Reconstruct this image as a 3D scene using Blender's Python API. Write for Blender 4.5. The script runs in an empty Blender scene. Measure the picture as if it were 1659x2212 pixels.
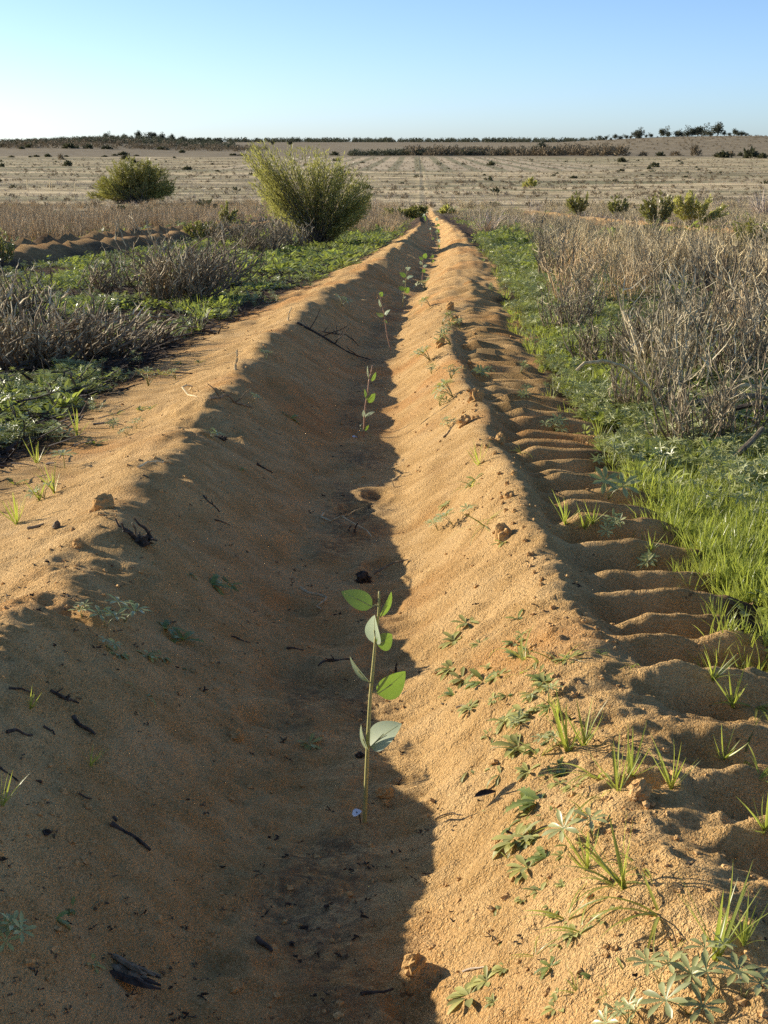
import bpy, math, random
import numpy as np
from mathutils import Vector, Matrix, Euler, Quaternion

# ------------------------------------------------------------------ camera
sc = bpy.context.scene
col = sc.collection
FPX, CXP, CYP, HORP = 3067.0, 829.5, 1106.0, 308.0      # focal length, centre and horizon on a 1659 x 2212 frame
PITCH = math.atan((CYP - HORP) / FPX)
CAMZ = 1.0
cam_d = bpy.data.cameras.new('camera')
cam = bpy.data.objects.new('camera', cam_d)
col.objects.link(cam)
cam.location = (0, 0, CAMZ)
cam.rotation_euler = (math.pi / 2 - PITCH, 0, 0)
cam_d.sensor_fit = 'VERTICAL'
cam_d.sensor_height = 36.0
cam_d.lens = 36.0 * FPX / 2212.0
cam_d.clip_start = 0.05
cam_d.clip_end = 9000
sc.camera = cam
sc.render.resolution_x, sc.render.resolution_y = 768, 1024

# ------------------------------------------------------------------ sky, sun, exposure
SUN_EL = math.radians(17.5)
SUN_AZ = math.radians(-65.0)          # clockwise from +Y: low on the left, a little ahead of the camera
L = Vector((math.sin(SUN_AZ) * math.cos(SUN_EL), math.cos(SUN_AZ) * math.cos(SUN_EL), math.sin(SUN_EL)))
w = bpy.data.worlds.new('World')
sc.world = w
w.use_nodes = True
nt = w.node_tree
bg = nt.nodes['Background']
sky = nt.nodes.new('ShaderNodeTexSky')
sky.sky_type = 'NISHITA'
sky.sun_disc = False
sky.sun_elevation = SUN_EL
sky.sun_rotation = SUN_AZ
sky.altitude = 100
sky.air_density = 0.55
sky.dust_density = 0.6
sky.ozone_density = 3.2
nt.links.new(sky.outputs[0], bg.inputs[0])
bg.inputs[1].default_value = 0.116
sun_d = bpy.data.lights.new('sun', 'SUN')
sun_d.energy = 4.25
sun_d.angle = math.radians(0.53)
sun_d.color = (1.0, 0.90, 0.76)
sun = bpy.data.objects.new('sun', sun_d)
col.objects.link(sun)
sun.rotation_euler = L.to_track_quat('Z', 'Y').to_euler()
sun.location = L * 50
sc.view_settings.view_transform = 'Standard'
sc.view_settings.look = 'None'
sc.view_settings.exposure = 0.80
sc.view_settings.gamma = 1.0
sc.view_settings.use_curve_mapping = False
sc.cycles.max_bounces = 6
sc.cycles.transparent_max_bounces = 4
sc.cycles.use_denoising = False

rng = np.random.default_rng(7)
random.seed(7)

# ------------------------------------------------------------------ noise
def _hash(ix, iy, seed):
    h = (ix.astype(np.int64) * 374761393 + iy.astype(np.int64) * 668265263 + seed * 982451653) & 0xFFFFFFFF
    h = ((h ^ (h >> 13)) * 1274126177) & 0xFFFFFFFF
    h = ((h ^ (h >> 15)) * 2246822519) & 0xFFFFFFFF
    return (h ^ (h >> 16)) & 0xFFFFFFFF
def noise(x, y, seed=0):
    x = np.asarray(x, float); y = np.asarray(y, float)
    x, y = np.broadcast_arrays(x, y)
    x0 = np.floor(x); y0 = np.floor(y)
    fx = x - x0; fy = y - y0
    u = fx * fx * fx * (fx * (fx * 6 - 15) + 10); v = fy * fy * fy * (fy * (fy * 6 - 15) + 10)
    def g(dx, dy):
        a = _hash(x0 + dx, y0 + dy, seed) * (2 * np.pi / 4294967296.0)
        return np.cos(a) * (fx - dx) + np.sin(a) * (fy - dy)
    a = g(0, 0); b = g(1, 0); c = g(0, 1); d = g(1, 1)
    return 1.5 * ((a + u * (b - a)) + v * ((c + u * (d - c)) - (a + u * (b - a))))
def fbm(x, y, oc=4, seed=0):
    r = 0; a = 1.0; s = 0
    for k in range(oc):
        r = r + a * noise(x * 2 ** k + 13.1 * k, y * 2 ** k - 7.7 * k, seed + k); s += a; a *= 0.5
    return r / s
def sstep(a, b, x):
    t = np.clip((np.asarray(x, float) - a) / (b - a), 0, 1)
    return t * t * (3 - 2 * t)

# ------------------------------------------------------------------ terrain as a function
_Y = np.concatenate([np.linspace(-60, 60, 2401), np.linspace(60.5, 3000, 5880)])
_sl = np.interp(_Y, [-60, 55, 150, 300, 600, 800, 1500, 2500, 3000], [-.04, -.04, -.009, -.002, 0, .005, .006, .001, 0])
_Z = np.concatenate([[0], np.cumsum((_sl[1:] + _sl[:-1]) / 2 * np.diff(_Y))])
_Z -= np.interp(0, _Y, _Z)
def zlong(Y): return np.interp(Y, _Y, _Z)
_cy = np.linspace(-60, 3000, 12241)
_cx = np.interp(_cy, [-60, 0, 8, 10.2, 14.2, 17.8, 26, 36, 51, 99, 150, 300, 3000], [0, 0, .0, .06, .24, .5, .93, 1.37, 1.95, 3.0, 4.3, 8, 70])
_kk = np.exp(-0.5 * (np.arange(-12, 13) / 4.0) ** 2); _kk /= _kk.sum()
_cx = np.convolve(np.pad(_cx, 12, mode='edge'), _kk, 'valid')
def xcen(Y): return np.interp(Y, _cy, _cx)
def _table(kn, sig=0.022):
    s = np.arange(-4, 4.0001, 0.004)
    h = np.interp(s, [k[0] for k in kn], [k[1] for k in kn])
    n = int(sig * 4 / 0.004); k = np.exp(-0.5 * (np.arange(-n, n + 1) * 0.004 / sig) ** 2); k /= k.sum()
    return s, np.convolve(np.pad(h, n, mode='edge'), k, 'valid')
_S, PNEAR = _table([(-4, .10), (-1.40, .10), (-1.05, .135), (-.82, .205), (-.67, .255), (-.61, .24), (-.25, .02), (-.12, 0), (.02, 0), (.07, .015), (.33, .20), (.37, .215), (.41, .200), (.46, .145), (.66, .138), (.76, .15), (.95, .13), (4, .12)])
_, PCLOSE = _table([(-4, .10), (-1.40, .10), (-1.05, .135), (-.82, .205), (-.67, .255), (-.61, .24), (-.25, .02), (-.12, 0), (.02, 0), (.07, .015), (.31, .185), (.38, .205), (.43, .195), (.50, .165), (.75, .16), (.95, .15), (4, .12)])
_, PFAR = _table([(-4, .10), (-1.30, .10), (-1.0, .14), (-.66, .24), (-.60, .22), (-.22, .02), (-.1, 0), (.02, 0), (.28, .13), (.42, .17), (.62, .175), (.85, .13), (1.1, .12), (4, .12)])
_, PROW = _table([(-4, 0), (-1.2, .0), (-.75, .22), (-.6, .24), (-.2, -.14), (.1, -.14), (.45, .2), (.6, .22), (1.0, 0), (4, 0)], .05)

def ray(x, y):
    u = (x - CXP) / FPX; v = (CYP - y) / FPX
    return np.array([u, math.cos(PITCH) + v * math.sin(PITCH), -math.sin(PITCH) + v * math.cos(PITCH)])
def flat(x, y, dh=0.1):
    r = ray(x, y); t = (dh - CAMZ) / (r[2] + .04 * r[1]); return r[0] * t, r[1] * t

# hollows and heaps left by boots, wheels and rain: image place, half sizes in metres, depth, height of the floor there
DENTS = []
for (x, y, rx, ry, d, dh) in [(635, 1322, .05, .06, .022, .01), (628, 1447, .06, .08, .022, .01), (600, 1556, .05, .05, .02, .02), (830, 1215, .05, .09, .02, .02),
        (690, 1150, .07, .07, .014, .01), (725, 1010, .05, .09, .012, 0), (640, 1190, .05, .07, .012, .02), (770, 1100, .05, .08, .018, .0),
        (815, 1062, .04, .09, .018, .02), (820, 1300, .05, .08, .016, .02), (830, 1400, .05, .07, .015, .02), (700, 1370, .07, .07, .012, 0), (690, 1480, .08, .07, .015, 0),
        (440, 1990, .04, .03, .015, .08), (610, 1940, .05, .05, .014, .02), (860, 1690, .04, .03, -.012, .02), (895, 2090, .028, .02, -.018, .03), (890, 2140, .03, .025, .016, .03),
        (1520, 1535, .05, .03, .03, .12), (1520, 1585, .055, .028, .028, .12), (1380, 1730, .04, .03, .03, .17), (1590, 1460, .06, .06, -.02, .12),
        (420, 870, .10, .16, -.028, .23), (330, 945, .10, .14, -.02, .23), (450, 905, .09, .10, .03, .23), (350, 1030, .07, .10, .022, .23), (205, 1215, .08, .09, .018, .22),
        (570, 760, .09, .25, -.02, .23), (560, 830, .12, .25, .02, .2), (90, 1330, .06, .05, .02, .22), (130, 1385, .05, .05, .012, .18)]:
    X, Y = flat(x, y, dh)
    DENTS.append((X - float(xcen(Y)), Y, rx, ry, d))

def terrain(X, Y, dy=None, masks=False):
    X = np.asarray(X, float); Y = np.asarray(Y, float)
    X, Y = np.broadcast_arrays(X, Y)
    s = X - xcen(Y)
    far = np.clip((np.abs(X) - 40) / 200, 0, 1)
    z = zlong(Y).copy()
    # wobble of the ridges
    near = 1 - sstep(60, 160, Y)
    wob = .024 * noise(Y * 1.1, s * .8, 3) + .013 * noise(Y * 2.9, s * 1.3, 4)
    sw = s + wob * sstep(3, 1.2, np.abs(s))
    fw = sstep(7.5, 12.5, Y)
    cw = sstep(3.0, 2.3, Y)
    h = (1 - fw) * ((1 - cw) * np.interp(sw, _S, PNEAR) + cw * np.interp(sw, _S, PCLOSE)) + fw * np.interp(sw, _S, PFAR)
    amp = 1 + .13 * noise(Y * .9, 5.0 + 0 * s, 6) + .10 * noise(Y * 2.3, np.sign(s + .1) * 7, 8)
    amp = amp + fw * (.38 * noise(Y * .55, 3 * np.sign(s + .1), 9) + .22 * noise(Y * 1.7, 5 * np.sign(s + .1) + s, 10))
    amp = amp + .14 * sstep(2.7, 2.0, Y) * (s < -.1)
    z = z + h * (1 - .8 * sstep(60, 140, Y)) * (1 + (amp - 1) * sstep(.04, .16, h) * sstep(2, 1, np.abs(s)))
    # neighbouring planting rows
    rown = sstep(9, 16, Y) * (1 - sstep(75, 120, Y))
    for o in (-6.7, 6.9):
        s2 = s - o + .05 * noise(Y * .7, o + 0 * s, 12) + .10 * noise(Y * .21, o + 0 * s, 14)
        z = z + rown * (1.15 if o < 0 else 1.0) * np.interp(s2, _S, PROW) * (1 + .5 * noise(Y * 1.3, s2 * 1.6, 13))
    # tyre lugs in the track outside the right ridge
    ly = sstep(.9, 1.3, Y) * (1 - sstep(15, 22, Y))
    tc = np.interp(Y, [0, 8, 12, 18], [.585, .59, .57, .56])
    tq = sw - fw * .10 + .03 * noise(Y * 3, 0 * s, 16)
    tm = sstep(.41, .53, tq) * sstep(.86, .66, tq + .05 * noise(Y * 4.9, 3 + 0 * s, 19))
    ph = (Y + .06 * (sw - tc) + .022 * noise(Y * 2.2, sw * 1.5, 15)) / .205
    fr = ph - np.floor(ph)
    bar = np.where(fr < .24, sstep(0, .24, fr), np.clip(1 - (fr - .24) / .62, 0, 1) ** 1.3)
    z = z + ly * tm * (bar - .36) * .080 * (1 + .45 * noise(Y * 2.1, s * 2, 17)) * (1 - .35 * fw) * (1 - .22 * cw)
    # dents
    for (s0, y0, rx, ry, d) in DENTS:
        m = (np.abs(s - s0) < 3 * rx) & (np.abs(Y - y0) < 3 * ry)
        if not m.any(): continue
        q = ((s[m] - s0) / rx) ** 2 + ((Y[m] - y0) / ry) ** 2
        q = q * (1 + .5 * noise(s[m] * 18 + s0 * 50, Y[m] * 18, 18))
        z[m] -= d * (np.exp(-q ** 1.5 * .8) - .30 * np.exp(-(np.sqrt(np.maximum(q, 0)) - 1.5) ** 2 * 5))
    # lumps and slumps of the loose sand
    sandy = sstep(1.5, .9, np.abs(s + .1))
    def oc(lam):
        if dy is None: return 1.0 if lam > .05 else 0.0
        return np.clip(lam / (2.2 * dy) - .7, 0, 1)
    z = z + .012 * noise(X * 2.6, Y * 2.6, 20) * near + fw * sandy * near * (.035 * noise(X * 3.1, Y * 2.2, 28) + .012 * noise(X * 8, Y * 5, 29))
    slope_l = sstep(-.25, -.4, s) * sstep(-.75, -.6, s); slope_r = sstep(.05, .14, s) * sstep(.5, .34, s)
    z = z + .009 * noise(X * 7, Y * 7, 21) * oc(.14) * near
    z = z + (.0050 + .004 * slope_r) * sandy * noise(X * 8 + Y * 5, Y * 21 - X * 7, 22) * oc(.06)
    if dy is not None:
        near2 = sstep(2.5, 1.2, np.abs(s))
        z = z + near2 * .0054 * noise(X * 26 + Y * 8, Y * 34, 23) * oc(.032)
        z = z + near2 * .0042 * noise(X * 52, Y * 60, 24) * oc(.018)
        cl = noise(X * 30, Y * 30, 26)
        crestr = sstep(.16, .05, np.abs(s - .36))
        z = z + near2 * (.004 + .005 * crestr) * np.maximum(0, cl - .30) * 2.2 * oc(.03) * sstep(-.1, .3, noise(X * 2.3, Y * 2.3, 27) + crestr)
        z = z + near2 * .0030 * noise(X * 95, Y * 95, 25) * oc(.011)
    # rolling field and far hills
    off = sstep(1.6, 4, np.abs(s))
    z = z + off * near * (.05 * fbm(X * .5, Y * .35, 3, 30) + .02 * noise(X * 2.2, Y * 2.2, 33))
    z = z + (.35 * fbm(X * .02, Y * .012, 3, 34)) * sstep(100, 240, Y)
    z = z + 9.5 * np.exp(-((X - 265) / 150) ** 2 - ((Y - 1120) / 230) ** 2)
    z = z + 5.8 * np.exp(-((X + 195) / 70) ** 2 - ((Y - 1150) / 230) ** 2) + 3.5 * np.exp(-((X + 330) / 130) ** 2 - ((Y - 1150) / 230) ** 2)
    if not masks: return z
    e1 = .13 * noise(Y * 1.6, s * 1.5, 40) + .09 * noise(Y * 4.5, s * 4, 41)
    e2 = .11 * noise(Y * 1.6, s * 1.5, 42) + .08 * noise(Y * 5, s * 4, 43)
    lft = np.interp(Y, [0, 10, 16, 40, 60, 90], [-1.25, -1.28, -1.15, -.9, -.45, -.3]); rgt = np.interp(Y, [0, 2.5, 4.5, 10, 16, 40, 90], [1.0, .70, .74, .88, .90, .60, .30])
    sand = sstep(lft - .12, lft + .06, s + e1) * sstep(rgt + .10, rgt - .05, s + e2)
    sand = sand * (1 - sstep(90, 140, Y))
    for o in (-6.7, 6.9):
        sand = np.maximum(sand, rown * (.5 if o < 0 else .8) * sstep(1.05, .6, np.abs(s - o) + .35 * noise(Y * .8, s * .9, 44)))  # left row takes more dark soil, painting the shade on its visible face
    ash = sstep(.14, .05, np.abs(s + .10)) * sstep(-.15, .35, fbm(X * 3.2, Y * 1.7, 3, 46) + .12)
    return z, sand, ash

def gh(X, Y): return float(terrain(np.array([X]), np.array([Y]))[0])
def hit(x, y):
    """where the line of sight through an image point first meets the ground"""
    r = ray(x, y)
    yy = np.concatenate([np.arange(.8, 12, .01), np.geomspace(12, 2500, 2600)])
    t = yy / r[1]
    d = CAMZ + t * r[2] - terrain(r[0] * t, yy)
    k = np.nonzero(d < 0)[0]
    k = k[0] if len(k) else len(yy) - 1
    if k > 0:
        a = d[k - 1] / (d[k - 1] - d[k] + 1e-12); Y = yy[k - 1] + a * (yy[k] - yy[k - 1])
    else: Y = yy[0]
    X = r[0] * Y / r[1]
    return Vector((X, Y, gh(X, Y)))
def at(x, y, Y):
    """the point at distance Y on the line of sight through an image point"""
    r = ray(x, y); t = Y / r[1]
    return Vector((r[0] * t, Y, CAMZ + r[2] * t))
def mpp(Y): return Y * 1.0 / FPX * math.sqrt(1 + .06)      # metres per image unit
def gnormal(X, Y, e=.03):
    return Vector((-(gh(X + e, Y) - gh(X - e, Y)) / (2 * e), -(gh(X, Y + e) - gh(X, Y - e)) / (2 * e), 1)).normalized()

# ------------------------------------------------------------------ materials
def mk(name):
    m = bpy.data.materials.new(name); m.use_nodes = True
    t = m.node_tree
    for n in list(t.nodes): t.nodes.remove(n)
    out = t.nodes.new('ShaderNodeOutputMaterial')
    return m, t, out
def N(t, kind, **kw):
    n = t.nodes.new(kind)
    for k, v in kw.items():
        if k.startswith('i_'): n.inputs[k[2:].replace('_', ' ')].default_value = v
        else: setattr(n, k, v)
    return n
def rgb(c): return (c[0], c[1], c[2], 1)
def mix(t, fac, a, b, blend='MIX'):
    n = t.nodes.new('ShaderNodeMix'); n.data_type = 'RGBA'; n.blend_type = blend
    for k, v in ((0, fac), (6, a), (7, b)):
        if hasattr(v, 'is_linked') or hasattr(v, 'links'): t.links.new(v, n.inputs[k])
        else: n.inputs[k].default_value = v if k == 0 else rgb(v)
    return n.outputs[2]
def mth(t, op, a, b=None, c=None, clamp=False):
    n = t.nodes.new('ShaderNodeMath'); n.operation = op; n.use_clamp = clamp
    for k, v in enumerate((a, b, c)):
        if v is None: continue
        if hasattr(v, 'links'): t.links.new(v, n.inputs[k])
        else: n.inputs[k].default_value = v
    return n.outputs[0]
def ramp(t, v, a, b):
    n = t.nodes.new('ShaderNodeMapRange'); n.interpolation_type = 'SMOOTHSTEP'
    t.links.new(v, n.inputs[0]); n.inputs[1].default_value = a; n.inputs[2].default_value = b
    return n.outputs[0]
def tnoise(t, vec, scale, detail=2, rough=.5, sc3=None):
    if sc3:
        mp = t.nodes.new('ShaderNodeMapping'); mp.inputs['Scale'].default_value = sc3
        t.links.new(vec, mp.inputs[0]); vec = mp.outputs[0]
    n = t.nodes.new('ShaderNodeTexNoise'); n.inputs['Scale'].default_value = scale; n.inputs['Detail'].default_value = detail; n.inputs['Roughness'].default_value = rough
    t.links.new(vec, n.inputs['Vector'])
    return n.outputs[0]

def leafmat(name, c, ct=None, transl=.35, rough=.5, var=.5, spec=.3):
    """leaf: reflects c, lets ct through; tint attribute and instance random vary it"""
    m, t, out = mk(name)
    at_ = N(t, 'ShaderNodeAttribute', attribute_name='tint')
    oi = N(t, 'ShaderNodeObjectInfo')
    geo = N(t, 'ShaderNodeNewGeometry')
    r = mth(t, 'ADD', mth(t, 'MULTIPLY', at_.outputs['Fac'], .65), mth(t, 'MULTIPLY', oi.outputs['Random'], .35))
    if name.startswith('eucalypt'):
        tc = N(t, 'ShaderNodeTexCoord'); r = mth(t, 'ADD', mth(t, 'MULTIPLY', r, .45), mth(t, 'MULTIPLY', tnoise(t, tc.outputs['Object'], 70, 5, .65), .75))
    lo = tuple(v * (1 - var * .7) for v in c); hi = (c[0] * (1 + var * .9), c[1] * (1 + var * .6), c[2] * (1 + var * .4))
    cc = mix(t, r, lo, hi)
    ct = ct or (c[0] * 1.5, c[1] * 1.9, c[2] * .7)
    tt = mix(t, r, tuple(v * (1 - var * .5) for v in ct), tuple(v * (1 + var * .4) for v in ct))
    b = N(t, 'ShaderNodeBsdfPrincipled', i_Roughness=rough)
    b.inputs['Specular IOR Level'].default_value = spec
    t.links.new(cc, b.inputs['Base Color'])
    tr = N(t, 'ShaderNodeBsdfTranslucent'); t.links.new(tt, tr.inputs[0])
    ms = N(t, 'ShaderNodeMixShader'); ms.inputs[0].default_value = transl
    t.links.new(b.outputs[0], ms.inputs[1]); t.links.new(tr.outputs[0], ms.inputs[2]); t.links.new(ms.outputs[0], out.inputs[0])
    return m
def woodmat(name, c, c2, scale=60, rough=.85, bump=.3, tint=.5):
    m, t, out = mk(name)
    tc = N(t, 'ShaderNodeTexCoord'); at_ = N(t, 'ShaderNodeAttribute', attribute_name='tint'); oi = N(t, 'ShaderNodeObjectInfo')
    n = tnoise(t, tc.outputs['Object'], scale, 4, .6)
    cc = mix(t, ramp(t, n, .3, .7), c, c2)
    v = mth(t, 'ADD', 1 - tint, mth(t, 'MULTIPLY', mth(t, 'ADD', mth(t, 'MULTIPLY', at_.outputs['Fac'], 1.4), mth(t, 'MULTIPLY', oi.outputs['Random'], .6)), tint))
    cc = mix(t, 1.0, cc, v, 'MULTIPLY')
    b = N(t, 'ShaderNodeBsdfPrincipled', i_Roughness=rough); b.inputs['Specular IOR Level'].default_value = .2
    t.links.new(cc, b.inputs['Base Color'])
    bp = N(t, 'ShaderNodeBump'); bp.inputs['Strength'].default_value = bump; bp.inputs['Distance'].default_value = .003
    t.links.new(n, bp.inputs['Height']); t.links.new(bp.outputs[0], b.inputs['Normal'])
    t.links.new(b.outputs[0], out.inputs[0])
    return m
def sandnodes(t, pos):
    big = tnoise(t, pos, 1.1, 3, .55); mid = tnoise(t, pos, 9, 4, .6); fine = tnoise(t, pos, 130, 3, .65); grain = tnoise(t, pos, 300, 2, .7)
    c = mix(t, ramp(t, mid, .35, .68), (.55, .325, .115), (.76, .48, .195))
    c = mix(t, mth(t, 'MULTIPLY', ramp(t, big, .50, .66), .6), c, (.56, .24, .060))
    patchy = tnoise(t, pos, 3.7, 4, .65)
    c = mix(t, mth(t, 'MULTIPLY', ramp(t, patchy, .50, .68), .35), c, (.76, .52, .25))
    c = mix(t, mth(t, 'MULTIPLY', ramp(t, patchy, .44, .30), .40), c, (.40, .21, .075))
    c = mix(t, mth(t, 'MULTIPLY', ramp(t, grain, .45, .68), .55), c, (.86, .60, .28))
    c = mix(t, mth(t, 'MULTIPLY', ramp(t, fine, .56, .72), .60), c, (.30, .15, .05))
    fleck = tnoise(t, pos, 55, 2, .5)
    c = mix(t, mth(t, 'MULTIPLY', ramp(t, fleck, .71, .76), .7), c, (.05, .035, .025))
    return c, fine, grain, mid

def ground_material():
    m, t, out = mk('ground_sand_and_field')
    tc = N(t, 'ShaderNodeTexCoord'); pos = tc.outputs['Object']
    sx = N(t, 'ShaderNodeSeparateXYZ'); t.links.new(pos, sx.inputs[0])
    X, Y = sx.outputs[0], sx.outputs[1]
    sand = N(t, 'ShaderNodeAttribute', attribute_name='sand').outputs['Fac']
    ash = N(t, 'ShaderNodeAttribute', attribute_name='ash').outputs['Fac']
    sc_, fine, grain, mid = sandnodes(t, pos)
    an = tnoise(t, pos, 38, 4, .7)
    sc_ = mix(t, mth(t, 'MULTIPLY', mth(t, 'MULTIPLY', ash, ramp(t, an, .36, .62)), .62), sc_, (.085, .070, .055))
    # soil with litter; its dark tone also paints the shade between the plants
    ln = tnoise(t, pos, 14, 5, .7)
    soil = mix(t, ramp(t, ln, .38, .66), (.045, .034, .024), (.19, .12, .062))
    # the plain: straw, grey scrub and green in long streaks
    st = tnoise(t, pos, 1, 5, .62, (.010, .055, 1)); st2 = tnoise(t, pos, 1, 4, .65, (.11, .16, 1)); st3 = tnoise(t, pos, 1, 4, .6, (.02, .05, 1))
    straw = mix(t, ramp(t, st2, .35, .65), (.52, .395, .20), (.76, .60, .34))
    grey = mix(t, ramp(t, st2, .35, .68), (.22, .18, .095), (.36, .295, .16))
    plain = mix(t, ramp(t, mth(t, 'ADD', st, mth(t, 'MULTIPLY', mth(t, 'SUBTRACT', st2, .5), .5)), .40, .60), grey, straw)
    plain = mix(t, mth(t, 'MULTIPLY', ramp(t, st3, .48, .62), .6), plain, (.21, .21, .10))
    # planted rows in the middle of the plain
    rowv = mth(t, 'SINE', mth(t, 'MULTIPLY', mth(t, 'ADD', X, mth(t, 'MULTIPLY', Y, -.02)), 2 * math.pi / 6.7))
    inrow = mth(t, 'MULTIPLY', mth(t, 'MULTIPLY', ramp(t, X, -50, -35), mth(t, 'SUBTRACT', 1.0, ramp(t, X, 45, 75))), ramp(t, Y, 330, 365), mth(t, 'SUBTRACT', 1.0, ramp(t, Y, 560, 620)))
    rows = mth(t, 'MULTIPLY', mth(t, 'MULTIPLY', ramp(t, rowv, -.1, .7), inrow), ramp(t, mth(t, 'ADD', mth(t, 'MULTIPLY', st2, .5), st3), .50, .70))
    strip = mix(t, .55, plain, (.64, .50, .32))
    plain = mix(t, inrow, plain, strip)
    plain = mix(t, mth(t, 'MULTIPLY', rows, .6), plain, (.12, .135, .05))
    # heathy hills
    hill = mix(t, ramp(t, st2, .35, .65), (.20, .16, .095), (.34, .27, .16))
    plain = mix(t, ramp(t, Y, 640, 720), plain, hill)
    c = mix(t, ramp(t, Y, 70, 130), soil, plain)
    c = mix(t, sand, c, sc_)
    b = N(t, 'ShaderNodeBsdfPrincipled', i_Roughness=.95); b.inputs['Specular IOR Level'].default_value = .08
    t.links.new(c, b.inputs['Base Color'])
    hgt = mth(t, 'ADD', mth(t, 'MULTIPLY', fine, 1.0), mth(t, 'MULTIPLY', grain, .6))
    b1 = N(t, 'ShaderNodeBump'); b1.inputs['Distance'].default_value = .014; b1.inputs['Strength'].default_value = 1.0
    t.links.new(hgt, b1.inputs['Height'])
    t.links.new(b1.outputs[0], b.inputs['Normal'])
    t.links.new(b.outputs[0], out.inputs[0])
    return m
def clod_material():
    m, t, out = mk('clod_sand')
    tc = N(t, 'ShaderNodeTexCoord')
    c, fine, grain, mid = sandnodes(t, tc.outputs['Object'])
    c = mix(t, .3, c, (.36, .19, .07))
    b = N(t, 'ShaderNodeBsdfPrincipled', i_Roughness=.95); b.inputs['Specular IOR Level'].default_value = .08
    t.links.new(c, b.inputs['Base Color'])
    b1 = N(t, 'ShaderNodeBump'); b1.inputs['Distance'].default_value = .008; b1.inputs['Strength'].default_value = .9
    t.links.new(fine, b1.inputs['Height']); t.links.new(b1.outputs[0], b.inputs['Normal']); t.links.new(b.outputs[0], out.inputs[0])
    return m
M = dict(
    ground=ground_material(), clod=clod_material(), grit=woodmat('sand_grit', (.50, .29, .10), (.66, .42, .18), 3, .95, .3, .25),
    grass=leafmat('grass_blade', (.31, .38, .080), (.58, .64, .09), .42, .35, .9, .5),
    cover=leafmat('ground_cover_leaf', (.25, .31, .075), (.48, .55, .09), .36, .33, .9, .6),
    lupin=leafmat('lupin_leaf', (.38, .42, .17), (.38, .44, .10), .24, .38, .6, .6),
    rosette=leafmat('rosette_leaf', (.36, .385, .125), (.42, .44, .09), .25, .5, .7),
    lobed=leafmat('lobed_leaf', (.20, .27, .08), (.40, .46, .06), .33, .45, .6),
    euca=leafmat('eucalypt_leaf', (.21, .28, .12), (.21, .33, .028), .42, .42, .45, .3),
    euca_pale=leafmat('eucalypt_leaf_grey_side', (.40, .47, .30), (.34, .46, .10), .25, .5, .2, .3),  # paler copy for leaves turned to the sun: sunlight put into the colour
    stem=woodmat('green_stem', (.40, .36, .12), (.50, .44, .17), 200, .5, .1, .1),
    redstem=woodmat('red_stem', (.42, .24, .15), (.50, .32, .20), 200, .5, .1, .1),
    basal=leafmat('basal_leaf_sky_glint', (.84, .88, .92), (.5, .6, .7), .1, .25, .1, .6),  # sky reflection of a glossy leaf, painted in as base colour
    dead=woodmat('dead_twig_grey', (.40, .305, .150), (.66, .54, .31), 40, .8, .2, .8),
    deadgrey=woodmat('dead_branch_grey', (.30, .24, .135), (.58, .49, .31), 30, .75, .2, .85),
    deadwarm=woodmat('dry_stalk', (.42, .295, .145), (.66, .50, .28), 40, .8, .1, .7),
    straw=woodmat('straw', (.50, .39, .27), (.66, .54, .40), 40, .7, .1, .5),
    char=woodmat('charred_wood', (.025, .020, .016), (.10, .075, .055), 90, .75, .6, .4),
    wood=woodmat('weathered_wood', (.13, .095, .055), (.32, .25, .155), 70, .85, .7, .4),
    bush=leafmat('bush_leaf', (.34, .345, .125), (.54, .52, .12), .44, .4, .8, .5),
    bush2=leafmat('bush_leaf_dark', (.25, .255, .085), (.40, .39, .08), .28, .45, .8),
    olive=leafmat('olive_shrub_leaf', (.29, .28, .105), (.36, .37, .07), .28, .4, .7, .4),
    heath=leafmat('far_bush_leaf', (.10, .105, .050), (.13, .13, .05), .15, .6, .6),
    heathgrey=leafmat('far_scrub_twig', (.24, .195, .115), (.20, .16, .09), .1, .7, .5),
    tree=leafmat('far_tree_leaf', (.085, .095, .055), (.12, .13, .06), .15, .6, .6),
    bark=woodmat('bark', (.09, .07, .055), (.2, .16, .12), 20, .9, .4, .3),
)

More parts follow.
